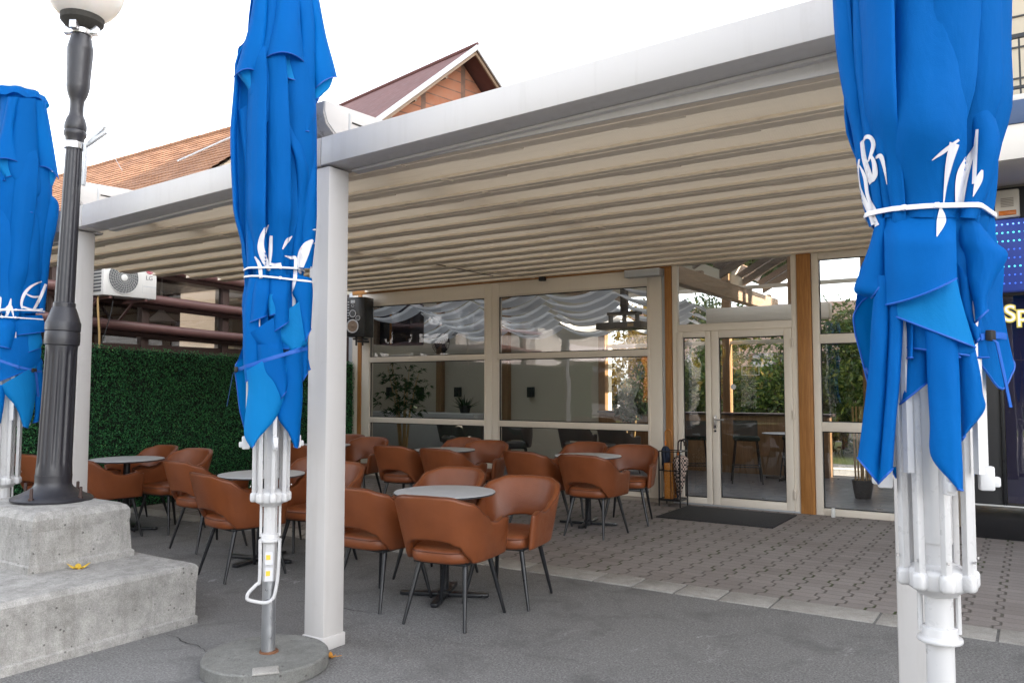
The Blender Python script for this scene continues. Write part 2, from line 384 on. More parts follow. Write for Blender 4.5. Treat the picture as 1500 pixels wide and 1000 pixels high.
_d = M['drape'].node_tree; _tr = _d.nodes.new('ShaderNodeBsdfTranslucent'); _tr.inputs[0].default_value = (.62,.63,.65,1)
_m = _d.nodes.new('ShaderNodeMixShader'); _m.inputs[0].default_value = .42
_d.links.new(_d.nodes['Principled BSDF'].outputs[0], _m.inputs[1]); _d.links.new(_tr.outputs[0], _m.inputs[2]); _d.links.new(_m.outputs[0], _d.nodes['Material Output'].inputs[0])
M['drapeslit'] = NT('drape_light_slit').col((.72,.71,.69)).rough(.8).mat  # front strip of each cloth, painted pale as bright slits of light
_d = M['drapeslit'].node_tree; _tr = _d.nodes.new('ShaderNodeBsdfTranslucent'); _tr.inputs[0].default_value = (.95,.95,.95,1)
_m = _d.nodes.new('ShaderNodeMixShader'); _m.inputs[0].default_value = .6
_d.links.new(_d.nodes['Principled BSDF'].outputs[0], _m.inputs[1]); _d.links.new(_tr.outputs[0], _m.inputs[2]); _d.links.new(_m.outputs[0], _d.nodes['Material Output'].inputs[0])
t = NT('globe_opal'); g = t.noise(1, 6, .7, t.mapped((16, 16, 2.2))); sz = t.node('ShaderNodeSeparateXYZ'); t.link(t.tc.outputs['Object'], sz.inputs[0])
low = t.math('MULTIPLY', t.ramp(t.math('DIVIDE', t.math('SUBTRACT', sz.outputs['Z'], 3.02), .5), [(.0, 1), (.35, .35), (1, 0)]), t.ramp(g, [(.35, .1), (.7, 1)]))
c = t.mix(t.math('MULTIPLY', low, .8), (.66,.63,.60), (.22,.17,.14)); t.col(c).rough(.3); t.b.inputs['Subsurface Weight'].default_value = .15; M['globe'] = t.mat
M['rubber'] = plain('black_rubber', (.012,.012,.013), .7)
M['acwhite'] = coat('ac_casing', (.62,.61,.59), .45, (.35,.32,.28), .25)
M['acgrille'] = plain('ac_grille', (.09,.095,.10), .5)
M['red'] = plain('logo_red', (.42,.012,.05), .4, .05)
M['greytext'] = plain('grey_print', (.14,.14,.15), .5, .05)
M['navycloth'] = plain('navy_umbrella_cloth', (.012,.022,.05), .7)
t = NT('check_cloth'); ck = t.node('ShaderNodeTexChecker'); ck.inputs['Scale'].default_value = 38; ck.inputs[1].default_value = (.015,.012,.012,1); ck.inputs[2].default_value = (.55,.42,.36,1)
t.link(t.tc.outputs['Object'], ck.inputs[0]); t.col(ck.outputs[0]).rough(.7); M['check'] = t.mat
M['hook'] = plain('varnished_crook', (.42,.17,.04), .25, .2, 20)
M['leafy'] = plain('maple_leaf', (.62,.40,.04), .7, .3, 30)
M['leafo'] = plain('orange_leaf', (.55,.24,.03), .7, .3, 30)
M['cream'] = plain('cream_plastic', (.62,.58,.50), .4, .04)
M['amber'] = plain('amber_lens', (.6,.16,.02), .25, .1)
M['ledpanel'] = emit('led_panel', (.02,.045,.25), .09)
M['ledb'] = emit('led_blue', (.15,.35,1.0), .5); M['ledc'] = emit('led_cyan', (.1,.85,.95), .4); M['ledd'] = emit('led_dim', (.05,.15,.8), .22)
M['neon'] = emit('neon_white', (.95,.93,.8), .10); M['neony'] = emit('neon_yellow', (.75,.62,.12), .035)
M['yellow'] = plain('yellow_sticker', (.75,.5,.04), .5, .1)
M['clear'] = plain('clear_tie', (.75,.75,.78), .3, .03)
M['terracotta'] = plain('dark_pot', (.02,.02,.022), .5)
M['whitepaint'] = plain('bench_paint', (.7,.7,.68), .5, .05)
M['sill'] = plain('sill_concrete', (.32,.28,.24), .85, .2, 8)
M['orangesign'] = plain('orange_poster', (.7,.25,.06), .6, .4, 6)
M['awning'] = plain('awning_white', (.72,.68,.7), .8, .1, 3)
# ---------------------------------------------------------------- camera, sky, sun
cam = bpy.data.cameras.new('camera'); co = bpy.data.objects.new('camera', cam); COL.objects.link(co)
cam.sensor_width = 36; cam.lens = 36*1166/1500; cam.clip_end = 600; cam.clip_start = .05
co.location = (0, 0, 1.5); co.rotation_euler = (R(93.34), 0, R(33.3)); sc.camera = co
SUN_EL, SUN_AZ = 28., 15.                            # azimuth measured from +X towards +Y
w = bpy.data.worlds.new('World'); sc.world = w; w.use_nodes = True
nt = w.node_tree; bg = nt.nodes['Background']; sky = nt.nodes.new('ShaderNodeTexSky')
sky.sky_type = 'NISHITA'; sky.sun_disc = False; sky.sun_elevation = R(SUN_EL); sky.sun_rotation = R(90-SUN_AZ)
sky.air_density = 1.0; sky.dust_density = 1.8; sky.ozone_density = 1.0
hs = nt.nodes.new('ShaderNodeHueSaturation'); hs.inputs['Saturation'].default_value = .24
nt.links.new(sky.outputs[0], hs.inputs['Color']); nt.links.new(hs.outputs[0], bg.inputs['Color']); bg.inputs['Strength'].default_value = .15
sl = bpy.data.lights.new('sun', 'SUN'); sl.energy = 4.6; sl.angle = R(.5); sl.color = (1, .87, .70)
so = bpy.data.objects.new('sun', sl); COL.objects.link(so); so.location = (20, 5, 30)
sd = Vector((math.cos(R(SUN_AZ))*math.cos(R(SUN_EL)), math.sin(R(SUN_AZ))*math.cos(R(SUN_EL)), math.sin(R(SUN_EL))))
so.rotation_euler = sd.to_track_quat('Z', 'Y').to_euler()
vs = sc.view_settings; vs.view_transform = 'Standard'; vs.look = 'None'; vs.gamma = 1; vs.exposure = 2.5
sc.display_settings.display_device = 'sRGB'
sc.cycles.max_bounces = 10; sc.cycles.diffuse_bounces = 5; sc.cycles.transparent_max_bounces = 24; sc.cycles.glossy_bounces = 4
sc.cycles.caustics_reflective = False; sc.cycles.caustics_refractive = False; sc.cycles.sample_clamp_indirect = 6
sc.cycles.use_denoising = True

# ---------------------------------------------------------------- ground
g = MB(); g.grid([[(x, y, 0) for x in (-300, -60, -20, -8, 8, 20, 60, 300)] for y in (-300, -60, -20, -5, 8, 20, 60, 300)])
struct(g.build('asphalt_ground', M['asphalt'], hard=True, fix=False))
p = MB(); p.grid([[(x, y, .004) for x in (-9.85, -6, -2, 6)] for y in (5.88, 8, 9.99)])
struct(p.build('terrace_paving', M['pavers'], hard=True, fix=False))
k = MB(); random.seed(3)
x = -9.6; i = 0
while x < 5:
    L = random.choice((.33, .34, .36, .66))
    dz = random.uniform(.006, .013); k.rbox((x+L/2, 5.735+random.uniform(-.008, .008), dz-.05), (L-.016, .285, .1), random.uniform(-.006, .006)); x += L
struct(k.build('kerb', M['kerb'], bevel=.006))
ck = MB()
def crack(pts, wd):
    pts = crom(pts, 5); L_ = []; R_ = []
    for i, q in enumerate(pts):
        q = (q[0]+random.uniform(-.012, .012), q[1]+random.uniform(-.012, .012)); a = pts[max(i-1, 0)]; b = pts[min(i+1, len(pts)-1)]
        d = Vector((b[0]-a[0], b[1]-a[1])).normalized(); ww = wd*random.uniform(.35, 1)*math.sin(PI*(i+.4)/(len(pts)+.1))
        L_.append((q[0]-d.y*ww, q[1]+d.x*ww, .004)); R_.append((q[0]+d.y*ww, q[1]-d.x*ww, .004))
    ck.grid([L_, R_])
crack([(-4.5, 2.98), (-4.38, 2.975), (-4.25, 2.95), (-4.12, 2.945), (-3.95, 2.90)], .0055)
crack([(-4.44, 3.9), (-4.2, 4.02), (-3.9, 3.98), (-3.7, 4.05)], .006)
struct(ck.build('asphalt_cracks', plain('crack_dirt', (.045,.043,.042), .95), hard=True, fix=False))

# ---------------------------------------------------------------- pergola
per = thing('pergola', 'white metal terrace pergola with pleated beige fabric roof in front of the cafe', 'pergola', (-3.2, 6.5, 0))
SL = .0262                                           # the front beam climbs a little to the right
bt = lambda x: 2.985 + SL*(x+3.44)
for px0, px1 in ((-9.48, -9.31), (-6.41, -6.24), (-3.60, -3.44), (-.455, -.29)):
    f = MB().box(px0, px1, 3.275, 3.44, 0.02, bt(px0)-.172)
    po = f.build('post', M['white'], per, bevel=.012)
    MB().box(px0-.006, px1+.006, 3.269, 3.446, 0, .075).build('base_plate', M['white'], po, bevel=.004)
    s_ = MB()
    for q in (px0+.03, px1-.03): s_.rbox((q, 3.266, .045), (.014, .008, .014))
    s_.build('screw', M['steel'], po, bevel=.003)
for x0, x1 in ((-9.5, -6.13), (-6.124, -3.505), (-3.499, -.27)):
    b = MB(); pr = [(3.262, -.168), (3.262, 0), (3.46, 0), (3.46, -.168)]
    b.v = [(x0, a, bt(x0)+c) for a, c in pr] + [(x1, a, bt(x1)+c) for a, c in pr]
    for q in ((0,1,2,3), (7,6,5,4), (0,4,5,1), (1,5,6,2), (2,6,7,3), (3,7,4,0)): b.face(list(q))
    b.build('front_beam', M['white'], per, bevel=.006)
    # little lip under the beam
    l = MB(); l.v = []
    for xx in (x0+.09, x1-.09): l.v += [(xx, 3.43, bt(xx)-.185), (xx, 3.43, bt(xx)-.17), (xx, 3.49, bt(xx)-.17), (xx, 3.49, bt(xx)-.185)]
    for q in ((0,1,2,3), (7,6,5,4), (0,4,5,1), (1,5,6,2), (2,6,7,3), (3,7,4,0)): l.face(list(q))
    l.build('beam_lip', M['white'], per)
MB().box(-9.4, -.46, 3.466, 3.478, 2.815, 2.93).build('front_filler', M['white'], per)
RZ = lambda y: 2.835 + .0445*(y-3.4)                 # underside of the fabric roof
for xr in (-6.30, -3.52, -.36):
    rl = MB(); z0 = bt(xr)+.004
    def sect(y): 
        dz = .0445*(y-3.3); return [(xr-.07, y, z0+dz), (xr-.07, y, z0+.20+dz), (xr+.07, y, z0+.20+dz), (xr+.07, y, z0+dz)]
    rl.v = [(xr-.07, 3.42, z0), (xr-.07, 3.24, z0+.09), (xr-.07, 3.24, z0+.20), (xr+.07, 3.24, z0+.20), (xr+.07, 3.24, z0+.09), (xr+.07, 3.42, z0)]
    e = 9.95; d = .0445*6.6
    prof = [(3.42, z0), (3.33, z0+.03), (3.265, z0+.08), (3.24, z0+.14), (3.24, z0+.205), (e, z0+.205+d), (e, z0+d+.0)]
    rl = MB().prism(prof, xr-.075, xr+.075, 'x')
    ro = rl.build('side_rail', M['white'], per, bevel=.005)
    MB().box(xr+.0762, xr+.079, 3.46, 9.0, z0+.105+.02, z0+.115+.02).build('rail_seam', M['grime'], ro)
    MB().rbox((xr+.077, 3.44, z0+.12), (.006, .014, .12)).build('rail_bracket', M['zinc'], ro)
    MB().prism([(3.238, z0+.2), (3.232, z0+.13), (3.255, z0+.07), (3.325, z0+.018), (3.335, z0+.026), (3.268, z0+.085), (3.247, z0+.14), (3.246, z0+.2)], xr-.07, xr+.068, 'x').build('grimy_end', M['grimy'], ro)
PIT = .488
NB = 14
x0, x1 = -9.42, -.455
fab = MB(); nx = 72
for i in range(-1, NB-1):
    rows = []
    ya = 3.60+PIT*i+.095; yb = 3.60+PIT*(i+1)-.045
    if i < 0: ya = 3.47
    for kx in range(11):
        tt = kx/10; y = lerp(ya, yb, tt)
        zz = RZ(y)+.014 + (.036 if i >= 0 else .004)*math.sin(PI*min(1, tt*1.02))
        rows.append([(x0+(x1-x0)*j/nx, y, zz+.006*mnoise.noise((j*.45, y*6, i*3.1))+.007*mnoise.noise((j*1.7+i*9, y*3, 4))) for j in range(nx+1)])
    fab.grid(rows)
fab.build('roof_fabric', M['pergfab'], per, ang=60, fix=False)
random.seed(5)
for i in range(NB):
    y = 3.60+PIT*i; z = RZ(y); sl_ = MB(); e0 = x0-random.uniform(.02, .12); e1 = x1
    sl_.rbox(((e0+e1)/2, y-.028, z+.012), (e1-e0, .052, .03))         # front strip
    sl_.rbox(((e0+e1)/2, y+.047, z+.009), (e1-e0, .092, .03))         # rear strip; a dark joint stays between
    sl_.rbox(((e0+e1)/2, y+.015, z+.032), (e1-e0-.01, .13, .02))
    xx = x0+random.uniform(.2, .9)
    while xx < x1-.3:
        sl_.rbox((xx+.17, y+.100, z-.002), (random.uniform(.22, .4), .022, .012))
        xx += random.uniform(.9, 1.7)
    for xc in (-6.15, -3.17-.02*i): sl_.rbox((xc, y-.003, z-.006), (.055, .075, .012))
    sl_.build('cross_slat', M['slat'], per, bevel=.004, seg=1)

# ---------------------------------------------------------------- cafe
cafe = thing('cafe_building', 'glazed cafe front with cream frames, orange timber posts and a double door', 'cafe', (-5.2, 10, 0))
F0, F1 = 9.955, 10.045                                # frame depth
def frame_rect(x0, x1, z0, z1, t, y0=F0, y1=F1, mb=None, sides='lrtb'):
    mb = mb or MB()
    tl, tr_, tt, tb = [t if c in sides else 0 for c in 'lrtb']
    if tl: mb.box(x0, x0+tl, y0, y1, z0, z1)
    if tr_: mb.box(x1-tr_, x1, y0, y1, z0, z1)
    if tt: mb.box(x0+tl, x1-tr_, y0, y1, z1-tt, z1)
    if tb: mb.box(x0+tl, x1-tr_, y0, y1, z0, z0+tb)
    return mb
def bp(name, mat, x0, x1, y0, y1, z0, z1, par=cafe, bev=.004): return MB().box(x0, x1, y0, y1, z0, z1).build(name, mat, par, bevel=bev)
bp('corner_cladding', M['brownwood'], -10.02, -9.92, 9.96, 10.06, 1.5, 3.12)
bp('corner_trim', M['zinc'], -9.918, -9.84, 9.95, 10.05, 0, 3.14)
bp('end_frame', M['frame'], -9.838, -9.705, F0, F1, 0, 3.10)
bp('timber_post', M['oak'], -9.70, -9.62, F0-.012, F1, 0, 3.10)
bp('header_beam', M['oakx'], -9.838, -4.005, 9.94, 10.06, 3.102, 3.20)
bp('timber_post', M['oak'], -4.10, -4.005, F0-.012, F1, 0, 3.10)
bp('timber_post', M['oak'], -2.392, -2.228, F0-.02, F1+.03, 0, 3.125)
bp('header_beam', M['oakx'], -2.392, -.64, 9.94, 10.06, 3.127, 3.25)
bp('upper_wall', M['render'], -9.84, -.64, 9.99, 10.09, 3.26, 3.42)
bp('edge_trim', M['zinc'], -4.145, -4.103, F0+.01, F1, 0, 3.10)
# guillotine windows
def guill(x0, x1, fl, fr):
    f = MB(); gx0, gx1 = x0+fl, x1-fr
    f.box(x0, gx0, F0, F1, 0, 3.10); f.box(gx1, x1, F0, F1, 0, 3.10)
    f.box(gx0, gx1, F0, F1, 2.905, 3.10); f.box(gx0, gx1, F0, F1, 0, .105)
    fo = f.build('window', M['frame'], cafe, bevel=.006)
    b = MB()
    for zz, y in ((1.93, 9.935), (.925, 9.945)):
        b.box(gx0-.02, gx1+.02, y, y+.075, zz, zz+.088)
    for xx in (gx0-.028, gx1-.004): b.box(xx, xx+.032, 9.944, F0+.03, .105, 2.90)
    b.box(gx0, gx1, 9.947, F0+.03, 2.875, 2.906)
    b.build('sash_bar', M['frame2'], fo, bevel=.004)
    for z0, z1, y in ((2.018, 2.88, 9.975), (1.013, 1.93, 9.985), (.105, .925, 9.995)):
        MB().g([[(gx0, y, z0), (gx1, y, z0)], [(gx0, y, z1), (gx1, y, z1)]]).build('pane', M['glass'], fo, hard=True, fix=False)
    gs = MB()
    for z0, z1, y in ((2.018, 2.875, 9.972), (1.013, 1.93, 9.982), (.105, .925, 9.992)): frame_rect(gx0+.004, gx1-.004, z0, z1, .012, y-.006, y+.006, gs)
    gs.build('gasket', M['rubber'], fo)
guill(-9.615, -6.91, .19, .13)
guill(-6.905, -4.15, .125, .20)
# right-hand window
f = MB(); frame_rect(-2.222, -.66, 0.0, 3.12, .082, F0, F1, f)
for zz in (2.03, .985): f.box(-2.14, -.742, F0, F1, zz, zz+.11)
fo = f.build('window', M['frame'], cafe, bevel=.006)
for z0, z1 in ((2.14, 3.04), (1.095, 2.03), (.082, .985)):
    MB().g([[(-2.14, 10.0, z0), (-.742, 10.0, z0)], [(-2.14, 10.0, z1), (-.742, 10.0, z1)]]).build('pane', M['glass'], fo, hard=True, fix=False)
gs = MB()
for z0, z1 in ((2.14, 3.04), (1.095, 2.03), (.082, .985)): frame_rect(-2.138, -.744, z0+.002, z1-.002, .01, 9.994, 10.006, gs)
gs.build('gasket', M['rubber'], fo)
# door unit with transom
f = MB(); frame_rect(-4.0, -2.396, 0.02, 3.26, .068, F0, F1, f, 'lrt'); f.box(-3.932, -2.464, F0, F1, 2.235, 2.33)
tf = f.build('door_frame', M['frame'], cafe, bevel=.006)
MB().g([[(-3.932, 10.0, 2.33), (-2.464, 10.0, 2.33)], [(-3.932, 10.0, 3.2), (-2.464, 10.0, 3.2)]]).build('pane', M['glass'], tf, hard=True, fix=False)
bp('threshold', M['zinc'], -4.0, -2.396, 9.93, 10.05, .004, .022)
for nm, x0, x1, t in (('door', -3.93, -3.475, .075), ('door', -3.468, -2.466, .092)):
    d = frame_rect(x0, x1, .024, 2.232, t, F0-.02, F1-.02).build(nm, M['frame'], cafe, bevel=.006)
    MB().g([[(x0+t, 9.98, .024+t), (x1-t, 9.98, .024+t)], [(x0+t, 9.98, 2.232-t), (x1-t, 9.98, 2.232-t)]]).build('pane', M['glass'], d, hard=True, fix=False)
    frame_rect(x0+t+.001, x1-t-.001, .025+t, 2.231-t, .012, 9.974, 9.986).build('gasket', M['rubber'], d)
    if x1 > -3:
        h = MB(); h.rbox((-3.425, 9.922, 1.07), (.034, .02, .17)); h.tube([(-3.425, 9.93, 1.10), (-3.425, 9.885, 1.10), (-3.40, 9.878, 1.10), (-3.30, 9.878, 1.098)], .010)
        h.build('handle', M['steel'], d, bevel=.004)
        lk = MB().lathe([(.013, 0), (.013, .02), (.009, .024)], 14); l2 = MB(); l2.add(lk, Matrix.Translation((-3.425, 9.936, .955)) @ Matrix.Rotation(R(90), 4, 'X')); l2.build('lock', M['black'], d)
        hg = MB()
        for zz in (.22, 1.18, 2.05): hg.rbox((-2.452, 9.925, zz), (.022, .03, .11))
        hg.build('hinge', M['frame2'], d, bevel=.005)
        stx = MB().lathe([(.034, 0), (.034, .002)], 24); s2 = MB(); s2.add(stx, Matrix.Translation((-3.20, 9.976, 1.515)) @ Matrix.Rotation(R(90), 4, 'X')); s2.build('round_sticker', M['plasticwhite'], d)
        frame_rect(-3.09, -2.87, 1.66, 1.78, .006, 9.973, 9.976).build('sticker_outline', M['whitepaint'], d)
bp('sill', M['sill'], -9.84, -4.0, 9.86, 9.954, 0, .045)
# inside
bp('inner_floor', M['floorin'], -13.6, -.62, 10.05, 14.5, -.05, .012, bev=0)
bp('side_wall', M['wallin'], -13.75, -13.6, 10.05, 14.9, 0, 5.6, bev=0)
bp('return_wall', M['wallin'], -13.6, -9.84, 10.05, 10.15, 0, 3.6, bev=0)
bp('back_wall', M['wallin'], -13.6, -7.2, 14.5, 14.65, 0, 4.8, bev=0)
bp('party_wall', M['wallin'], -.62, -.5, 10.05, 14.7, 0, 4.9, bev=0)
for xx in (-11.45, -9.62, -7.28):
    bp('inner_post', M['post_in'], xx-.075, xx+.075, 14.36, 14.498, 0, 4.6)
for xx in (-5.95, -4.75, -3.55, -2.35, -1.15):
    bp('rear_post', M['post_in'], xx-.07, xx+.07, 14.4, 14.56, 0, 4.6)
for zz in (2.3, 3.3): bp('rear_rail', M['frame'], -7.2, -.62, 14.45, 14.52, zz, zz+.07)
bp('rear_upper', M['wallin'], -7.2, -4.45, 14.52, 14.6, 3.38, 4.7)
rg = MB()
for z0, z1 in ((.04, 2.3), (2.37, 3.3)): rg.grid([[(-7.2, 14.48, z0), (-.62, 14.48, z0)], [(-7.2, 14.48, z1), (-.62, 14.48, z1)]])
rg.build('rear_pane', M['roofglass'], cafe, hard=True, fix=False)
bn = MB().box(-13.3, -9.95, 13.7, 14.35, .012, .95); bn.build('bench_back', M['bench'], cafe, bevel=.02)
# left part: low glass roof on rafters; right part: glass pitch rising to the right from a plate beam
RS = .30; XP = -4.35
rz = lambda y: 3.46 + RS*(y-10.05)
def slopebar(name, mat, a, b, w_, d_, axis):           # bar from a to b hanging d_ below the line
    m = MB(); o = Vector((w_/2, 0, 0)) if axis == 'y' else Vector((0, w_/2, 0)); m.v = []
    for p in (a, b):
        p = Vector(p); m.v += [tuple(p-o-Vector((0, 0, d_))), tuple(p-o), tuple(p+o), tuple(p+o-Vector((0, 0, d_)))]
    for q in ((0,1,2,3), (7,6,5,4), (0,4,5,1), (1,5,6,2), (2,6,7,3), (3,7,4,0)): m.face(list(q))
    return m.build(name, mat, cafe)
for xx in [-13.2+.62*i for i in range(15)]: slopebar('rafter', M['rafter'], (xx, 10.06, rz(10.06)), (xx, 14.6, rz(14.6)), .08, .16, 'y')
for y in (11.2, 12.9): bp('purlin', M['rafter'], -13.55, XP-.1, y-.06, y+.06, rz(y)-.30, rz(y)-.165)
bp('tie_beam', M['beam'], -6.97, -6.83, 10.1, 14.36, 3.14, 3.36)
bp('plate_beam', M['beam'], XP-.09, XP+.09, 10.1, 16.2, 3.02, 3.27)
for k in range(5):
    y = 10.7+1.28*k
    slopebar('rafter', M['rafter'], (XP-.1, y, 3.50), (-.64, y, 3.50+.566*(3.71)), .085, .13, 'x')
    bp('rafter_foot', M['beam'], XP-.05, XP+.05, y-.06, y+.06, 3.272, 3.33)
for xx in (-.95,): slopebar('purlin', M['rafter'], (xx, 10.1, 3.24+.566*(xx-XP)), (xx, 16.2, 3.24+.566*(xx-XP)), .1, .14, 'y')
rr = MB(); rr.grid([[(-13.6, 10.06, rz(10.06)+.012), (XP-.1, 10.06, rz(10.06)+.012)], [(-13.6, 14.6, rz(14.6)+.012), (XP-.1, 14.6, rz(14.6)+.012)]])
rr.grid([[(XP-.1, 10.06, 3.515), (-.6, 10.06, 3.515+.566*3.75)], [(XP-.1, 16.3, 3.515), (-.6, 16.3, 3.515+.566*3.75)]]); rr.build('roof_glass', M['roofglass'], cafe, hard=True, fix=False)
bp('bar_counter', M['post_in'], -7.1, -2.9, 13.95, 14.3, .012, 1.02); bp('counter_top', M['brownwood'], -7.15, -2.85, 13.9, 14.34, 1.022, 1.06)
bp('roller_box', M['frame'], -4.02, -2.3, 11.3, 11.5, 2.44, 2.66, bev=.02)
# swagged ceiling cloths
for i in range(6):
    y0 = 10.35+.70*i; rows = []
    for a in range(7):
        y = y0+.40*a/6; row = []
        for j in range(121):
            x = -13.2+8.7*j/120; ph = ((x+13.2)/1.35+.23*i) % 1
            sag = .25*(1-(2*ph-1)**2)
            row.append((x, y, 3.06-.055*i-.05*math.sin(PI*a/6)-sag*(.8+.2*a/6)+.014*mnoise.noise((x*5, y*4, i))))
        rows.append(row)
    dm_ = MB(); dm_.grid(rows[1:]); dm_.grid(rows[:2], 1); dm_.build('ceiling_drape', [M['drape'], M['drapeslit']], cafe, ang=70, fix=False)
# ---------------------------------------------------------------- tub chairs
def plan(n):                                          # U-shaped shell centre line, seen from above; front is +Y
    pts = []; a, yb, ya, yf = .252, -.26, -.04, .225
    for k in range(8): pts.append((-a, lerp(yf, ya, k/8)))
    for k in range(25):
        th = PI+PI*k/24; c, s = math.cos(th), math.sin(th)
        e = .78; pts.append((a*math.copysign(abs(c)**e, c), ya+(ya-yb)*math.copysign(abs(s)**e, s)))
    for k in range(1, 9): pts.append((a, lerp(ya, yf, k/8)))
    return pts
ZT = [(0, .838), (.20, .834), (.32, .80), (.48, .705), (.62, .65), (.74, .638), (.90, .658), (1, .65)]
ZB = [(0, .555), (.15, .548), (.26, .515), (.33, .455), (.39, .405), (1, .405)]
def shell_mesh():
    P = plan(0); L = [0]
    for a, b in zip(P, P[1:]): L.append(L[-1]+math.hypot(b[0]-a[0], b[1]-a[1]))
    tot = L[-1]; mb = MB(); rows = []; edge = []
    for i, p in enumerate(P):
        u = 2*L[i]/tot-1; s = abs(u)
        a = P[max(i-1, 0)]; b = P[min(i+1, len(P)-1)]; d = Vector((b[0]-a[0], b[1]-a[1])).normalized(); n = Vector((d.y, -d.x))
        if n.dot(Vector(p)-Vector((0, .03))) < 0: n = -n
        zt, zb = curve(ZT, s), curve(ZB, s)
        lean = .27*(1-sstep(.25, .6, s))+.10*sstep(.25, .6, s)
        th = .024*(1-.25*sstep(.93, 1, s)); h = zt-zb
        def pt(k, off):                               # k = 0..1 height
            z = zb+h*k; o = lean*(z-.42)+off
            if s > .9: z -= (s-.9)*.10*k
            return (p[0]+n.x*o, p[1]+n.y*o, z)
        row = []
        for k in (0, .02, .06, .2, .4, .6, .8, .92): row.append(pt(k, th*(.55 if k == 0 else .88 if k < .05 else 1+.10*math.sin(PI*k))))
        row += [pt(.965, th*.93), pt(.99, th*.6), pt(1.0, 0), pt(.99, -th*.6), pt(.965, -th*.93)]
        for k in (.92, .8, .6, .4, .2, .06, .02, 0): row.append(pt(k, -th*(.55 if k == 0 else .88 if k < .05 else 1+.22*math.sin(PI*k))))
        rows.append(row); edge.append(pt(.985, th*.78))
    c = len(rows[0])
    for end, nb in ((0, 1), (-1, -2)):                # rounded arm fronts
        r0 = rows[end]; ctr = [(Vector(r0[k])+Vector(r0[c-1-k]))/2 for k in range(c)]
        ext = [tuple(Vector(r0[k]).lerp(ctr[k], .35)+Vector((0, .014, 0))) for k in range(c)]
        ext2 = [tuple(Vector(r0[k]).lerp(ctr[k], .8)+Vector((0, .021, 0))) for k in range(c)]
        if end == 0: rows = [ext2, ext]+rows
        else: rows = rows+[ext, ext2]
    b = mb.grid(rows, cu=True)
    for base in (b, b+(len(rows)-1)*c): 
        for k in range(c//2): mb.face([base+k, base+k+1, base+c-2-k, base+c-1-k]) if k < c//2-1 else None
    return mb, edge
def seat_mesh():
    mb = MB(); rows = []
    for z, s in ((.400, .90), (.407, .975), (.425, 1.0), (.455, 1.0), (.478, .975), (.490, .92), (.496, .8), (.500, .5), (.502, .05)):
        row = []
        for k in range(40):
            th = 2*PI*k/40; c, sn = math.cos(th), math.sin(th); e = .5
            x = .230*math.copysign(abs(c)**e, c); y = .275*math.copysign(abs(sn)**e, sn)
            if sn < 0: x *= 1-.12*abs(sn)
            sag = .008*math.exp(-((x/.12)**2+(y/.12)**2)) if z > .486 else 0
            row.append((x*s, .01+y*s, z-sag))
        rows.append(row)
    b = mb.grid(rows, cu=True); mb.face([b+k for k in range(40)][::-1]); mb.face([b+8*40+k for k in range(40)]); return mb
def make_chair(name, cat, lm, pm, legm):
    t = thing(name, '', cat)
    sh, edge = shell_mesh(); bk = sh.build('backrest', lm, t, w=False, ang=60)
    MB().tube(edge, .0042, 6).build('piping', pm, bk, w=False)
    se = seat_mesh().build('seat', lm, t, w=False, ang=60)
    pl = [(.2315*math.copysign(abs(math.cos(a))**.5, math.cos(a))*(1-.12*max(0, -math.sin(a))), .01+.277*math.copysign(abs(math.sin(a))**.5, math.sin(a)),   .472) for a in [2*PI*k/40 for k in range(40)]]
    MB().tube(pl, .0035, 6, closed=True).build('piping', pm, se, w=False)
    MB().box(-.19, .19, -.19, .21, .383, .402).build('seat_plate', legm, t, w=False, bevel=.004)
    for sx, sy in ((-1, 1), (1, 1), (-1, -1), (1, -1)):
        top = Vector((.165*sx, .02+.165*sy, .395)); ft = Vector(((.248 if sy > 0 else .222)*sx, (.255 if sy > 0 else -.255), 0))
        MB().tube([top, top.lerp(ft, .5), top.lerp(ft, .97), ft], [.0175, .0145, .0105, .0095], 12).build('leg', legm, t, w=False)
    return t
GC = 'cognac chairs on the terrace'
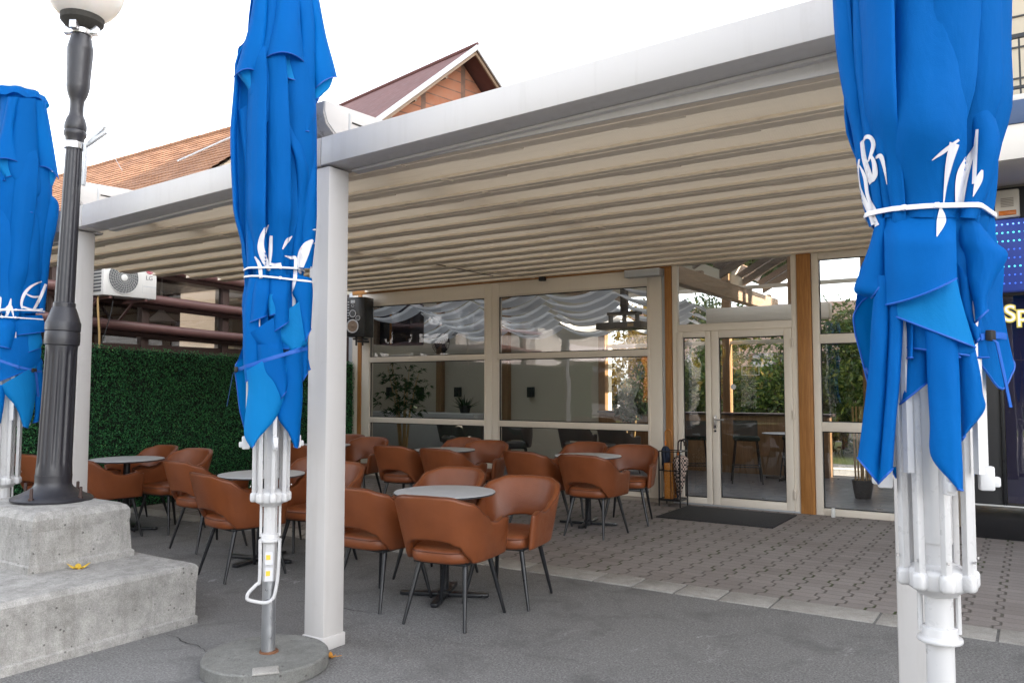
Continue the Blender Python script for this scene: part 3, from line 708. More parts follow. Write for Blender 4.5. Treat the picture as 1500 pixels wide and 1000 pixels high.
chairs = [  # x, y, heading (0 = faces the cafe), label
 (-3.23, 4.22, 8, 'cognac tub chair nearest the camera, its back to us, right of the white post'),
 (-3.19, 4.83, 190, 'cognac tub chair facing us at the right side of the front round table'),
 (-3.92, 4.28, 0, 'cognac tub chair with its back to us, cut off by the middle white post'),
 (-4.05, 5.08, 186, 'cognac tub chair half hidden behind the front round table top'),
 (-3.82, 7.37, 0, 'cognac tub chair with its back to us in front of the table nearest the door'),
 (-3.86, 8.27, 196, 'cognac tub chair facing us right beside the umbrella stand'),
 (-4.52, 7.42, -6, 'cognac tub chair left of the door table, back to us, partly covered by its neighbour'),
 (-4.62, 8.42, 178, 'cognac tub chair mostly hidden behind the table nearest the door'),
 (-5.52, 7.22, 0, 'cognac tub chair before the middle rear table, its back to us, above the front table'),
 (-6.28, 7.28, 6, 'cognac tub chair left of the middle rear table, its back to us, below the bamboo'),
 (-5.72, 7.98, 195, 'cognac tub chair facing us right of the middle rear table, below the window mullion'),
 (-6.38, 8.28, 178, 'cognac tub chair showing only its back top behind the middle rear table'),
 (-5.42, 4.26, -10, 'cognac tub chair with back to us just left of the middle blue parasol pole'),
 (-6.60, 4.80, -4, 'cognac tub chair with back to us, second to the left of the middle parasol pole'),
 (-5.20, 4.88, 190, 'cognac tub chair facing us, split in two by the middle white post'),
 (-5.92, 5.28, 180, 'cognac tub chair behind the table at the middle parasol, against the hedge'),
 (-7.90, 4.55, -8, 'cognac tub chair right of the lamp post, seen from behind over the concrete plinth'),
 (-8.62, 4.42, 4, 'cognac tub chair of which a strip shows left of the lamp post'),
 (-7.72, 5.16, 188, 'cognac tub chair facing us at the right of the far left table by the hedge'),
 (-8.50, 5.26, 180, 'cognac tub chair behind the far left table, its back against the green hedge'),
 (-7.60, 6.98, 0, 'cognac tub chair glimpsed between the middle parasol and middle post near the hedge'),
 (-7.42, 7.66, 194, 'dark cognac tub chair facing us right of the middle post below the wall speaker'),
 (-8.15, 7.95, 180, 'farthest cognac tub chair, at the hedge end below the wall speaker'),
]
proto = make_chair('tub_chair', 'chair', M['leather'], M['leatherdark'], M['black'])
for i, (x, y, h, lab) in enumerate(chairs):
    if i == 0: proto.location = (x, y, 0); proto.rotation_euler = (0, 0, R(h)); tag(proto, lab, 'chair', GC)
    else: dup(proto, (x, y, 0 if y < 5.5 else .006), R(h), lab, GC)
greyc = make_chair('grey_tub_chair', 'chair', M['greyfab'], M['greyfab'], M['black'])
greys = [(-9.85, 12.9, 10, 'grey upholstered tub chair inside, left of the two behind the left window'),
 (-9.15, 12.85, -8, 'grey upholstered tub chair inside, right of the two behind the left window'),
 (-6.95, 12.75, 8, 'grey upholstered chair inside at the left of the table behind the second window'),
 (-6.10, 12.70, -12, 'grey upholstered chair inside at the right of the table behind the second window'),
 (-8.05, 12.4, 30, 'grey upholstered chair inside behind the window mullion')]
for i, (x, y, h, lab) in enumerate(greys):
    if i == 0: greyc.location = (x, y, .012); greyc.rotation_euler = (0, 0, R(h)); tag(greyc, lab, 'chair', 'grey chairs inside the cafe')
    else: dup(greyc, (x, y, .012), R(h), lab, 'grey chairs inside the cafe')

# ---------------------------------------------------------------- tables
def make_table(name):
    t = thing(name, '', 'table')
    MB().lathe([(0, .752), (.352, .752), (.3665, .750), (.3675, .746)], 64).build('tabletop', M['tabletop'], t, w=False, ang=50)
    MB().lathe([(.3675, .7455), (.3685, .744), (.3665, .735), (.33, .728), (0, .728)], 64).build('table_edge', M['edge'], t, w=False)
    MB().lathe([(.05, .028), (.05, .045), (.033, .055), (.033, .715), (.09, .72), (.09, .7275)], 24).build('column', M['black'], t, w=False)
    b = MB()
    for a in range(4):
        q = MB(); q.prism([(.0, -.036), (.30, -.030), (.325, -.018), (.325, .018), (.30, .030), (0, .036)], .006, .03, 'z'); b.add(q, Matrix.Rotation(R(90*a), 4, 'Z'))
    b.build('cross_base', M['black'], t, w=False, bevel=.003)
    return t
GT = 'round grey cafe tables'
tabs = [(-3.62, 4.62, 25, 'round grey table in front, nearest the camera, between four cognac chairs'),
 (-4.16, 7.86, 12, 'round pale table nearest the cafe door and umbrella stand'),
 (-6.02, 7.68, 30, 'round pale table in the middle of the rear row below the window mullion'),
 (-5.70, 4.68, 10, 'round grey table behind the pole of the middle blue parasol'),
 (-8.09, 4.87, 40, 'round grey table at the far left before the green hedge, right of the lamp'),
 (-7.86, 7.42, 0, 'round table of which only a sliver shows right of the middle post near the speaker')]
tp = make_table('cafe_table')
for i, (x, y, h, lab) in enumerate(tabs):
    if i == 0: tp.location = (x, y, 0); tp.rotation_euler = (0, 0, R(h)); tag(tp, lab, 'table', GT)
    else: dup(tp, (x, y, 0 if y < 5.5 else .006), R(h), lab, GT)
for (x, y, lab) in ((-6.5, 13.2, 'round pale table inside between the grey chairs behind the second window'), (-9.5, 13.35, 'dark topped table inside behind the left window'), (-3.45, 13.4, 'round table inside behind the door glass')):
    dup(tp, (x, y, .012), 0, lab, 'tables inside the cafe')

# ---------------------------------------------------------------- closed parasols
NP = 8
PL = [(-.86, .73, .66, 0), (-.62, .80, .50, 0), (-.2, .895, .16, 0), (.25, .965, .03, 0), (.7, 1.0, .28, .02), (1.08, 1.0, .62, .06), (1.17, .965, .70, .07), (1.02, .915, .76, .04), (.5, .85, .80, .0), (.6, .79, .74, 0)]
UM = [-.95, -.72, -.36, -.02, .28, .52, .62, .72, .82, .91]
def fold_sheet(seed, rot, zs, ztie, hemlow, hemspan, Rz, D, rows_a, rows_b, flare_k=1, wr=.05, view=None, twist=.35):
    rnd = random.Random(seed); ws = [rnd.uniform(.62, 1.45) for _ in range(NP)]; tot = sum(ws); acc = rot; pl = []
    for p in range(NP):
        wd = 2*PI*ws[p]/tot; pl.append((acc+wd/2, wd/2, rnd.uniform(.55, 1.15), rnd.uniform(.94, 1.07), rnd.uniform(.4, 1.3), rnd.uniform(0, .05), rnd.uniform(-twist, twist))); acc += wd
    ctr = []
    for a, w_, hk, rk, fk, tp_, tw in pl:
        for (u, rf, hm, fl), um in zip(PL, UM): ctr.append((a, w_, u, um, rf, hemlow+tp_+hemspan*hm*hk, fl*fk*flare_k, rk, tw))
    va = math.atan2(view.y, view.x) if view is not None else None
    rows = []; nseg = 4
    for rI in range(rows_a+rows_b+1):
        pts = []
        for (a, w_, u, um, rf, hem, fl, rk, tw) in ctr:
            if va is not None:
                c = math.cos(a+w_*um-va); hem = lerp(hem, ztie-.42, sstep(-.25, .25, c))
            hem = min(hem, ztie-.06)
            if rI <= rows_a: z = lerp(zs, ztie, rI/rows_a)
            else: z = lerp(ztie, hem, (rI-rows_a)/rows_b)
            d = curve(D, z); th = a+w_*lerp(um, u, min(1, d*1.05))+tw*(z-ztie)*(1 if z > ztie else .4); r = curve(Rz, z)*(1-(1-rf)*d)*lerp(1, rk, min(1, d*1.3))
            if rI > rows_a:
                k = max(0, 1-(z-hem)/.32); r += fl*k*k*min(1, (ztie-z)/.12)
            if va is not None and rI > rows_a: r *= lerp(1, lerp(1, .72, sstep(0, .12, ztie-z)), sstep(-.25, .25, math.cos(th-va)))
            pts.append((r*math.cos(th), r*math.sin(th), z))
        sm = crom(pts, nseg, True); out = []; n = len(pts)
        for i, (x, y, z) in enumerate(sm):               # partly straight between the creases, as taut cloth is
            p0 = pts[i//nseg]; p1 = pts[(i//nseg+1) % n]; f = (i % nseg)/nseg
            x = lerp(x, lerp(p0[0], p1[0], f), .45); y = lerp(y, lerp(p0[1], p1[1], f), .45)
            th = math.atan2(y, x); r = math.hypot(x, y)
            g = math.exp(-((z-ztie)/.13)**2)
            r *= 1+wr*g*(math.sin(17*th+seed+3*z)+.6*math.sin(29*th+2*seed))*.6
            r += .016*mnoise.noise((x*6+seed, y*6, z*1.8))+.0022*mnoise.noise((x*20+seed, y*20, z*9))
            out.append((r*math.cos(th), r*math.sin(th), z))
        rows.append(out)
    mb = MB(); mb.grid(rows, cu=True)
    return mb, rows
CR = Vector((math.cos(R(33.3)), math.sin(R(33.3)), 0)); CF = Vector((-math.sin(R(33.3))*math.cos(R(3.34)), math.cos(R(33.3))*math.cos(R(3.34)), math.sin(R(3.34)))); CU = CR.cross(CF)
def at(x, y, dist):                                   # the point a photo position has at a given horizontal distance
    d = CF+CR*((x-750)/1166)-CU*((y-500)/1166); return Vector((0, 0, 1.5))+d*(dist/math.hypot(d.x, d.y))
def sheets(lst, loc, conv, seed, tuck=0):
    """hanging cloth panels: each has its own layer, wraps round the pole and curls at the edges"""
    L0 = Vector((loc[0], loc[1], 0)); dist = L0.length; vw = -L0.normalized(); rt = Vector((-vw.y, vw.x, 0))
    out = [MB(), MB()]; edges = []
    for si, (rows, de, bul, mat, *ar) in enumerate(lst):
        ar = ar[0] if ar else 0
        ctl = crom([(a[0], a[1], b[0], b[1]) for a, b in rows], 7); grid = []; nc = 15
        for ri, (ax, ay, bx, by) in enumerate(ctl):
            v = ri/(len(ctl)-1); row = []
            for k in range(nc):
                s = k/(nc-1); x, y = conv(lerp(ax, bx, s), lerp(ay, by, s)-ar*math.sin(PI*s)**.8*v*v); p = at(x, y, dist)-L0; lat = p.dot(rt)
                e = abs(2*s-1); 
                dv = curve([(0, de[0]), (.5, de[1]), (1, de[2])], v) if isinstance(de, tuple) else lerp(min(de, .126), de, sstep(0, .42, v)) if tuck and conv(*rows[0][0])[1] < tuck else de; dd = dv*math.sqrt(max(.04, 1-(lat/.34)**2))+bul*(math.sin(PI*s)**.7)*(.5+.5*v)-.022*e**6
                dd += .010*mnoise.noise((x*.016+seed+si*5, y*.006, si))+.004*mnoise.noise((x*.05+seed, y*.02, si*3))
                q = at(x, y, dist-dd)-L0; row.append(tuple(q))
            grid.append(row)
        out[mat].grid(grid); edges.append(grid[-1])
    return out, edges
def bvh_of(mb): return BVHTree.FromPolygons([Vector(v) for v in mb.v], mb.f)
def hull_ring(bv, zf, off=.004, n=72):
    rs = []
    for k in range(n):
        a = 2*PI*k/n; o = Vector((math.cos(a), math.sin(a), 0)); z = zf(a)
        h = bv.ray_cast(o+Vector((0, 0, z)), -o)
        rs.append(math.hypot(h[0].x, h[0].y) if h[0] else .12)
    P = [(rs[k]*math.cos(2*PI*k/n), rs[k]*math.sin(2*PI*k/n)) for k in range(n)]
    # convex hull keeps the tie taut
    S = sorted(set(P)); 
    def half(S):
        o = []
        for p in S:
            while len(o) > 1 and (o[-1][0]-o[-2][0])*(p[1]-o[-2][1])-(o[-1][1]-o[-2][1])*(p[0]-o[-2][0]) <= 0: o.pop()
            o.append(p)
        return o
    H = half(S)[:-1]+half(S[::-1])[:-1]; out = []
    for k in range(n):
        a = 2*PI*k/n; d = (math.cos(a), math.sin(a)); best = .1
        for (x0, y0), (x1, y1) in zip(H, H[1:]+H[:1]):
            ex, ey = x1-x0, y1-y0; den = d[0]*ey-d[1]*ex
            if abs(den) > 1e-9:
                tt = (x0*ey-y0*ex)/den; s = (x0*d[1]-y0*d[0])/den
                if tt > 0 and -.001 <= s <= 1.001: best = max(best, tt)
        out.append((d[0]*(best+off), d[1]*(best+off), zf(a)))
    return out
def stroke(pts, n=14): return crom([tuple(p) for p in pts], n)
def decals(bv, strokes, view, off=.004):
    right = Vector((-view.y, view.x, 0)); mb = MB()            # view points from the pole to the viewer
    for pts in strokes:
        P = stroke(pts); A = []; ok = True; rows = []
        for i, (a, z, wd) in enumerate(P):
            q0 = P[max(i-1, 0)]; q1 = P[min(i+1, len(P)-1)]; d = Vector((q1[0]-q0[0], q1[1]-q0[1]))
            d = d.normalized() if d.length > 1e-6 else Vector((0, 1)); row = []
            for s in (-1, -.6, -.2, .2, .6, 1):
                la = a-d.y*wd*s/2; zz = z+d.x*wd*s/2
                h = bv.ray_cast(right*la+view*1.2+Vector((0, 0, zz)), -view)
                row.append(tuple(h[0]+view*off) if h[0] else None)
            rows.append(row)
        for r0, r1 in zip(rows, rows[1:]):
            for j in range(5):
                q = [r0[j], r0[j+1], r1[j+1], r1[j]]
                if None in q: continue
                dp = [Vector(p).dot(view) for p in q]
                if max(dp)-min(dp) > .07: continue
                b = len(mb.v); mb.v += q; mb.face([b, b+1, b+2, b+3])
    return mb
def parasol(loc, seed, rot, label, ztop, ztie, hemlow, strokes, zhub, zring, detail, straptail, sleeve, ties, rtie, low, lowc, vent, ventc, tuck, body, bodyc):
    t = thing('closed_parasol', label, 'parasol', loc, 0, 'closed blue parasols in front of the terrace')
    view = Vector((-loc[0], -loc[1], 0)).normalized()
    Rz = [(hemlow, .14), (hemlow+.25, .165), (hemlow+.5, .18), (ztie-.15, .185), (ztie-.04, rtie+.004), (ztie, rtie-.004), (ztie+.10, rtie+.012), (ztie+.35, .222), (2.9, .235), (3.25, .225), (3.6, .10)]
    D = [(hemlow, 1.0), (ztie-.2, 1.0), (ztie-.02, .6), (ztie+.1, .75), (ztie+.4, 1.0), (3.1, .9), (3.6, .3)]
    mb, rows = fold_sheet(seed, rot, 3.55, ztie, hemlow, .80, Rz, D, 30, 18, view=view)
    (fa, fb), ed = sheets(low, loc, lowc, seed, tuck)
    (ba, _b), _e = sheets(body, loc, bodyc, seed+7); mb.add(ba)
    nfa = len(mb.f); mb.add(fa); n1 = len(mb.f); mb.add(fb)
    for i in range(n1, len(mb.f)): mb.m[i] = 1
    cn = mb.build('canopy', [M['blue'], M['bluelit']], t, w=False, ang=75, fix=False)
    hm = MB().tube(rows[-1], .0032, 5, closed=True)
    for e_ in ed: hm.tube(e_, .0032, 5)
    hm.build('hem', M['bluetape'], cn, w=False)
    bv = bvh_of(mb)
    if vent:
        vm, vr = MB(), None
        (fa, fb), ed = sheets(vent, loc, ventc, seed+3)
        Rv = [(3.0, .20), (3.2, .20), (3.45, .165), (ztop-.12, .15), (ztop, .15)]
    else: Rv = [(3.0, .25), (3.2, .24), (3.45, .19), (ztop-.12, .165), (ztop, .155)]
    Dv = [(3.0, .95), (3.3, .95), (ztop-.1, .45), (ztop, .12)]
    vm, vr = fold_sheet(seed+40, rot+.2, ztop-.03, 3.48, 3.09, .36, Rv, Dv, 12, 14, flare_k=.8, wr=0, view=view if vent else None)
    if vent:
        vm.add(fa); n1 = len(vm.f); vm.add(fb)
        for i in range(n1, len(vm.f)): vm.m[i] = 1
    vo = vm.build('vent_canopy', [M['blue'], M['bluelit']], t, w=False, ang=75, fix=False)
    hm = MB().tube(vr[-1], .0032, 5, closed=True)
    if vent:
        for e_ in ed: hm.tube(e_, .0032, 5)
    hm.build('hem', M['bluetape'], vo, w=False)
    rf = []
    for r_, z in ((.12, ztop+.005), (.165, ztop-.005), (.185, ztop-.05), (.195, ztop-.075)):
        rf.append([((r_+.012*math.sin(8*a+seed)*(r_ > .15))*math.cos(a), (r_+.012*math.sin(8*a+seed)*(r_ > .15))*math.sin(a), z+.010*math.sin(8*a)*(r_ > .17)) for a in [2*PI*k/64 for k in range(64)]])
    q = MB(); q.grid(rf, cu=True); q.build('crown_ruffle', M['blue'], t, w=False, ang=75, fix=False)
    MB().lathe([(.135, ztop-.01), (.13, ztop+.02), (.08, ztop+.045), (.0, ztop+.05)], 32).build('cap', M['plasticwhite'], t, w=False)
    if strokes:
        dm = decals(bv, strokes, view)
        if dm.f: dm.build('lettering', M['print'], cn, w=False, ang=80, fix=False)
    for zz, sl_, rr in ties:
        ring = hull_ring(bv, lambda a: zz+sl_*math.cos(a-1.0), .004)
        tb = MB().tube(ring, rr, 6, closed=True, flat=(.5, 1)); tb.build('cable_tie', M['clear'], t, w=False)
        for aa in (.55, 1.15):
            k = int((math.atan2(view.y, view.x)+aa-.9) % (2*PI)/(2*PI)*72); pz = ring[k]
            MB().rbox((pz[0]*1.02, pz[1]*1.02, pz[2]), (.014, .014, .016), math.atan2(pz[1], pz[0])).build('tie_head', M['clear'], t, w=False, bevel=.003)
    va = math.atan2(view.y, view.x)
    ring = hull_ring(bv, lambda a: straptail[0]+straptail[2]*math.sin(a-va), .001)
    if detail == 'ring':
        n_ = len(ring); k0 = int(((va+1.0) % (2*PI))/(2*PI)*n_); sp = MB().tube([ring[(k0+q) % n_] for q in range(int(n_*.68))], .011, 6, flat=(.18, 1)).build('strap', M['bluetape'], t, w=False)
    else: sp = MB().tube(ring, .011, 6, closed=True, flat=(.18, 1)).build('strap', M['bluetape'], t, w=False)
    ka = int(((va+straptail[1]) % (2*PI))/(2*PI)*72); e = Vector(ring[ka]); o = Vector((e.x, e.y, 0)).normalized()
    tl = [e, e+o*.022+Vector((0, 0, -.02)), e+o*.035+Vector((0, 0, -.10)), e+o*.05+Vector((0, 0, -.20))]
    side = Vector((-o.y, o.x, 0)); tm = MB(); tm.grid([[tuple(p-side*.012), tuple(p+side*.012)] for p in tl]); tm.grid([[tuple(p-side*.012+o*.002), tuple(p+side*.012+o*.002)] for p in tl])
    tm.build('strap_tail', M['bluetape'], sp, w=False, fix=False)
    MB().rbox(tuple(e+o*.008), (.016, .04, .03), math.atan2(o.y, o.x)).build('buckle', M['rubber'], sp, w=False, bevel=.003)
    # frame
    zp0 = .46 if sleeve else .05
    MB().lathe([(.0375, zp0), (.0375, zhub+.1), (.042, zhub+.1), (.042, ztop)], 28 if detail == 'ring' else 10).build('pole', M['parawhite'], t, w=False, ang=20)
    if sleeve: MB().lathe([(.037, .075), (.037, zp0)], 20).build('steel_sleeve', M['rail'], t, w=False)
    hub = MB().lathe([(.05, zhub-.05), (.058, zhub-.04), (.080, zhub-.028), (.084, zhub-.02), (.084, zhub+.018), (.078, zhub+.028), (.05, zhub+.04)], 24)
    hb = hub.build('runner_hub', M['parawhite'], t, w=False, bevel=.003)
    for p in range(NP):
        a = rot+2*PI*p/NP; c, s = math.cos(a), math.sin(a)
        MB().rbox((.088*c, .088*s, zhub), (.042, .038, .052), a).build('knuckle', M['parawhite'], hb, w=False, bevel=.013, seg=3)
        q = MB().tube([(.088*c, .088*s, zhub+.02), (.090*c, .090*s, zhub+.45), (.10*c, .10*s, zhub+1.25)], .0155, 4); st = q.build('strut', M['parawhite'], t, w=False, bevel=.003)
        MB().rbox((.107*c, .107*s, zhub+.06), (.004, .007, .007), a).build('rivet', M['steel'], st, w=False)
        rr = .128
        rb = MB().tube([(rr*c, rr*s, hemlow+.06), (.13*c, .13*s, ztie-.1), (.11*c, .11*s, 3.2)], .014, 4).build('rib', M['parawhite'], t, w=False)
        if p % 2: continue
        tc_ = MB(); tc_.rbox((rr*c*1.06, rr*s*1.06, hemlow+.04), (.04, .028, .07), a); tc_.rbox((rr*c*1.22, rr*s*1.22, hemlow+.03), (.03, .024, .03), a)
        tc_.build('rib_tip', M['plasticwhite'], rb, w=False, bevel=.006)
    MB().lathe([(.04, zring-.019), (.059, zring-.016), (.061, zring-.010), (.059, zring-.003), (.048, zring), (.048, zring+.026), (.038, zring+.028)], 28).build('collar', M['parawhite'], t, w=False, bevel=.002)
    lf = Vector((view.y, -view.x, 0)); lf = -lf if lf.x > 0 else lf; rt = -lf
    for sgn in (-1, 1):
        q = [tuple(rt*(.049*sgn)+Vector((0, 0, zz))) for zz in (zring+.01, zhub-.04)]
        MB().tube(q, .0075, 8).build('guide_rod', M['parawhite'], t, w=False)
    if detail == 'crank':
        base = view*.055
        P = [base+lf*.05+Vector((0, 0, zring)), base+lf*.05+Vector((0, 0, .48)), base+lf*.065+Vector((0, 0, .455)), base+lf*.10+Vector((0, 0, .42)), base+lf*.112+Vector((0, 0, .395)), base+lf*.10+Vector((0, 0, .375)), base+lf*.02+Vector((0, 0, .355)), base+rt*.02+Vector((0, 0, .375)), base+rt*.035+Vector((0, 0, .43)), base+rt*.045+Vector((0, 0, .52)), base+rt*.05+Vector((0, 0, zring))]
        MB().tube(crom([tuple(p) for p in P], 6), .0095, 8).build('crank_handle', M['parawhite'], t, w=False)
        for k, zz in enumerate((.585, .50)):
            st = MB(); st.rbox(tuple(view*.0425+rt*-.004+Vector((0, 0, zz))), (.003, .04, .068), math.atan2(view.y, view.x)); so_ = st.build('warning_label', M['print'], t, w=False)
            MB().rbox(tuple(view*.0445+lf*.008+Vector((0, 0, zz+.006))), (.002, .022, .026), math.atan2(view.y, view.x)).build('warning_sign', M['yellow'], so_, w=False)
    return t, bv
def px_strokes(lst, ox, oy, sc_, pxm, axis, wsc=None):  # strokes sketched on a sheet, turned into metres beside the pole
    out = []
    for st in lst: out.append([((ox+a/sc_-axis)/pxm, 1.5+(568-(oy+b/sc_))/pxm, wd/sc_/pxm) for a, b, wd in st])
    return out
S_R = px_strokes([
 [(222,522,10),(240,512,14),(258,520,14),(266,545,14),(258,575,12),(246,600,6)], [(226,520,14),(231,575,16),(241,620,18),(256,676,20)], [(256,582,8),(266,610,14),(268,650,18),(258,672,12)],
 [(214,578,6),(206,622,12),(210,680,14),(228,735,16),(250,790,20),(264,836,26)], [(272,592,10),(290,596,14),(300,640,9),(306,694,2)], [(214,600,3),(232,650,12),(240,720,12),(262,780,16)],
 [(450,640,2),(490,612,12),(534,578,6)], [(520,590,30),(503,650,22),(490,720,10),(482,785,3)], [(472,790,3),(474,840,28),(458,902,2)],
 [(590,536,8),(584,600,12),(576,720,12)], [(588,580,4),(560,640,26),(540,700,36),(530,790,24)], [(602,676,6),(590,710,22),(572,764,2)], [(236,872,3),(232,895,10),(230,915,3)]], 1180, 0, 2.5, 496, 1352)
S_M = px_strokes([
 [(172,150,4),(152,190,16),(146,235,24),(160,280,24),(178,318,8)], [(182,190,10),(180,250,14),(178,300,6)], [(178,292,8),(200,298,14),(220,294,12)], [(258,182,3),(240,205,12),(224,238,4)],
 [(232,262,3),(258,264,12),(272,270,12),(272,330,14),(268,360,12),(262,392,3)], [(336,190,8),(312,220,34),(296,265,36),(290,318,10)], [(340,200,6),(356,206,9),(360,222,10),(348,240,8),(360,250,9),(364,268,9),(348,292,7),(328,296,5)],
 [(362,285,8),(350,310,10),(344,330,16)], [(124,268,4),(142,300,14),(148,348,12)], [(334,152,3),(358,142,10)]], 320, 280, 2.63, 266, 395)
S_L = px_strokes([
 [(172,34,4),(135,60,9),(112,90,12),(100,130,10),(104,158,6)], [(188,44,10),(172,95,12),(150,150,10),(140,164,6)], [(112,92,4),(140,105,8),(170,100,8)], [(104,150,8),(140,160,8),(180,154,6)],
 [(0,150,6),(14,128,10),(24,118,8),(22,178,6)], [(62,118,3),(56,160,14),(46,196,8)], [(40,170,6),(60,150,12),(74,196,3)], [(0,160,10),(26,168,10),(50,160,8)]], 0, 400, 2.942, 191, 22)
c_of = lambda ox, oy, s: (lambda a, b: (ox+a/s, oy+b/s))
LOW_R = [
 ([((312,-125),(612,-125)), ((320,-30),(613,-30)), ((322,110),(615,50)), ((327,240),(615,132))], .172, .022, 0, -14),
 ([((328,228),(612,122)), ((332,250),(640,240)), ((338,276),(691,412))], .150, .03, 1),
 ([((392,285),(690,402)), ((400,350),(690,425)), ((404,412),(668,446))], .135, .01, 0),
 ([((385,280),(505,350)), ((404,412),(500,440)), ((392,560),(500,500)), ((384,644),(500,552))], .118, .012, 0),
 ([((286,120),(345,120)), ((268,300),(342,300)), ((256,500),(334,520)), ((226,760),(314,780)), ((212,862),(298,966))], .140, .018, 0),
 ([((330,120),(402,150)), ((336,300),(398,310)), ((330,520),(387,520)), ((310,780),(367,740)), ((296,966),(356,905))], .152, .014, 0),
 ([((488,345),(620,380)), ((496,560),(629,590)), ((505,720),(634,780)), ((510,855),(640,900)), ((588,955),(641,985)), ((620,990),(640,994))], .165, .016, 0),
 ([((618,385),(690,412)), ((624,520),(712,520)), ((628,600),(722,600)), ((632,700),(729,668)), ((634,792),(650,770))], .105, .018, 0),
 ([((288,-112),(330,-112)), ((262,-10),(328,0)), ((225,95),(326,80)), ((198,185),(324,120)), ((268,212),(322,140))], .125, .02, 0),
 ([((605,-118),(690,-118)), ((612,-20),(762,-25)), ((636,40),(824,35)), ((655,140),(776,130)), ((680,230),(746,200)), ((690,312),(742,262))], .095, .02, 0),
 ([((610,60),(668,140)), ((628,230),(692,310)), ((658,320),(716,340)), ((690,398),(712,372))], .085, .01, 0),
 ([((700,520),(730,520)), ((706,700),(735,690)), ((716,850),(736,850)), ((722,955),(734,950))], -.06, .005, 0)]
LOW_M = [
 ([((120,325),(195,325)), ((100,430),(165,450)), ((94,560),(160,580)), ((95,650),(165,670)), ((104,735),(150,700))], .125, .014, 0),
 ([((140,322),(205,322)), ((128,420),(200,410)), ((120,505),(188,478))], .150, .02, 0),
 ([((190,322),(285,322)), ((196,400),(272,410)), ((206,450),(272,460)), ((212,542),(272,502))], .165, .018, 0),
 ([((195,395),(255,405)), ((190,430),(250,440)), ((195,480),(225,470))], .168, .012, 1),
 ([((270,312),(360,335)), ((285,395),(364,392)), ((300,430),(360,470)), ((330,585),(357,530))], .135, .018, 0),
 ([((255,465),(325,415)), ((225,530),(340,500)), ((220,560),(345,575)), ((275,615),(325,600))], .145, .014, 1),
 ([((122,545),(245,465)), ((155,590),(245,560)), ((205,618),(245,608))], .160, .014, 0),
 ([((108,690),(245,610)), ((114,760),(268,680)), ((104,850),(264,765)), ((99,935),(226,866)), ((118,978),(160,945)), ((128,988),(140,975))], .165, .02, 1),
 ([((150,590),(245,590)), ((160,690),(262,680)), ((200,730),(268,740)), ((240,800),(262,770))], .170, .012, 0),
 ([((236,630),(322,590)), ((255,720),(324,700)), ((240,800),(324,800)), ((228,870),(316,905)), ((268,930),(312,970)), ((292,985),(306,988))], .150, .02, 0),
 ([((300,590),(345,550)), ((318,660),(346,640)), ((320,738),(344,700))], .085, .01, 0)]
LOW_L = [
 ([((-70,190),(80,192)), ((-75,250),(66,262)), ((-60,300),(50,326))], .16, .014, 0),
 ([((60,186),(182,180)), ((58,225),(198,238)), ((66,268),(192,252))], .15, .02, 0),
 ([((62,262),(165,212)), ((72,290),(182,290)), ((100,348),(176,322))], .13, .014, 1),
 ([((-60,300),(165,262)), ((-70,390),(178,340)), ((-40,480),(162,402))], .135, .016, 0),
 ([((-10,490),(155,396)), ((20,520),(155,500)), ((70,582),(142,600)), ((98,658),(122,668))], .15, .018, 1),
 ([((138,380),(182,372)), ((148,470),(184,470)), ((150,600),(182,530)), ((140,645),(168,638))], .10, .014, 0),
 ([((-70,450),(24,490)), ((-72,560),(18,560)), ((-40,622),(4,645))], .14, .018, 0)]
VEN_M = [
 ([((175,-40),(245,-40)), ((150,120),(238,120)), ((110,260),(225,250)), ((75,376),(185,350))], .19, .025, 0, 26),
 ([((82,352),(182,325)), ((130,412),(182,365)), ((150,450),(172,400))], .16, .01, 1),
 ([((290,-40),(395,-40)), ((270,110),(400,110)), ((246,210),(410,215)), ((232,282),(416,300))], .215, .045, 0, 36),
 ([((234,250),(414,262)), ((255,322),(392,338)), ((310,372),(388,396))], .185, .015, 1),
 ([((232,-40),(305,-40)), ((225,150),(290,130)), ((185,330),(260,270)), ((145,450),(305,372)), ((180,540),(312,440)), ((212,624),(285,505)), ((214,636),(224,628))], .18, .02, 0),
 ([((380,-40),(455,-40)), ((395,110),(472,150)), ((388,290),(472,320)), ((300,400),(472,440)), ((360,510),(476,560)), ((420,640),(445,642))], .17, .02, 0),
 ([((435,-40),(485,-40)), ((462,120),(525,170)), ((460,300),(560,300)), ((470,436),(579,376))], .13, .025, 0, 16),
 ([((462,400),(568,352)), ((464,465),(545,425)), ((470,492),(508,462))], .10, .01, 1)]
VEN_L = [
 ([((36,130),(90,135)), ((0,300),(64,300)), ((-50,428),(95,438))], .18, .03, 0, 22),
 ([((-40,405),(95,410)), ((0,470),(80,465)), ((20,500),(60,490))], .16, .01, 1),
 ([((75,135),(165,138)), ((50,300),(172,300)), ((32,440),(178,450)), ((60,512),(192,560)), ((100,570),(168,600)), ((128,656),(156,662))], .175, .022, 0),
 ([((148,140),(208,150)), ((160,300),(236,300)), ((168,455),(270,508))], .14, .03, 0, 26),
 ([((172,430),(262,488)), ((196,500),(240,540)), ((212,556),(228,566))], .11, .01, 1)]
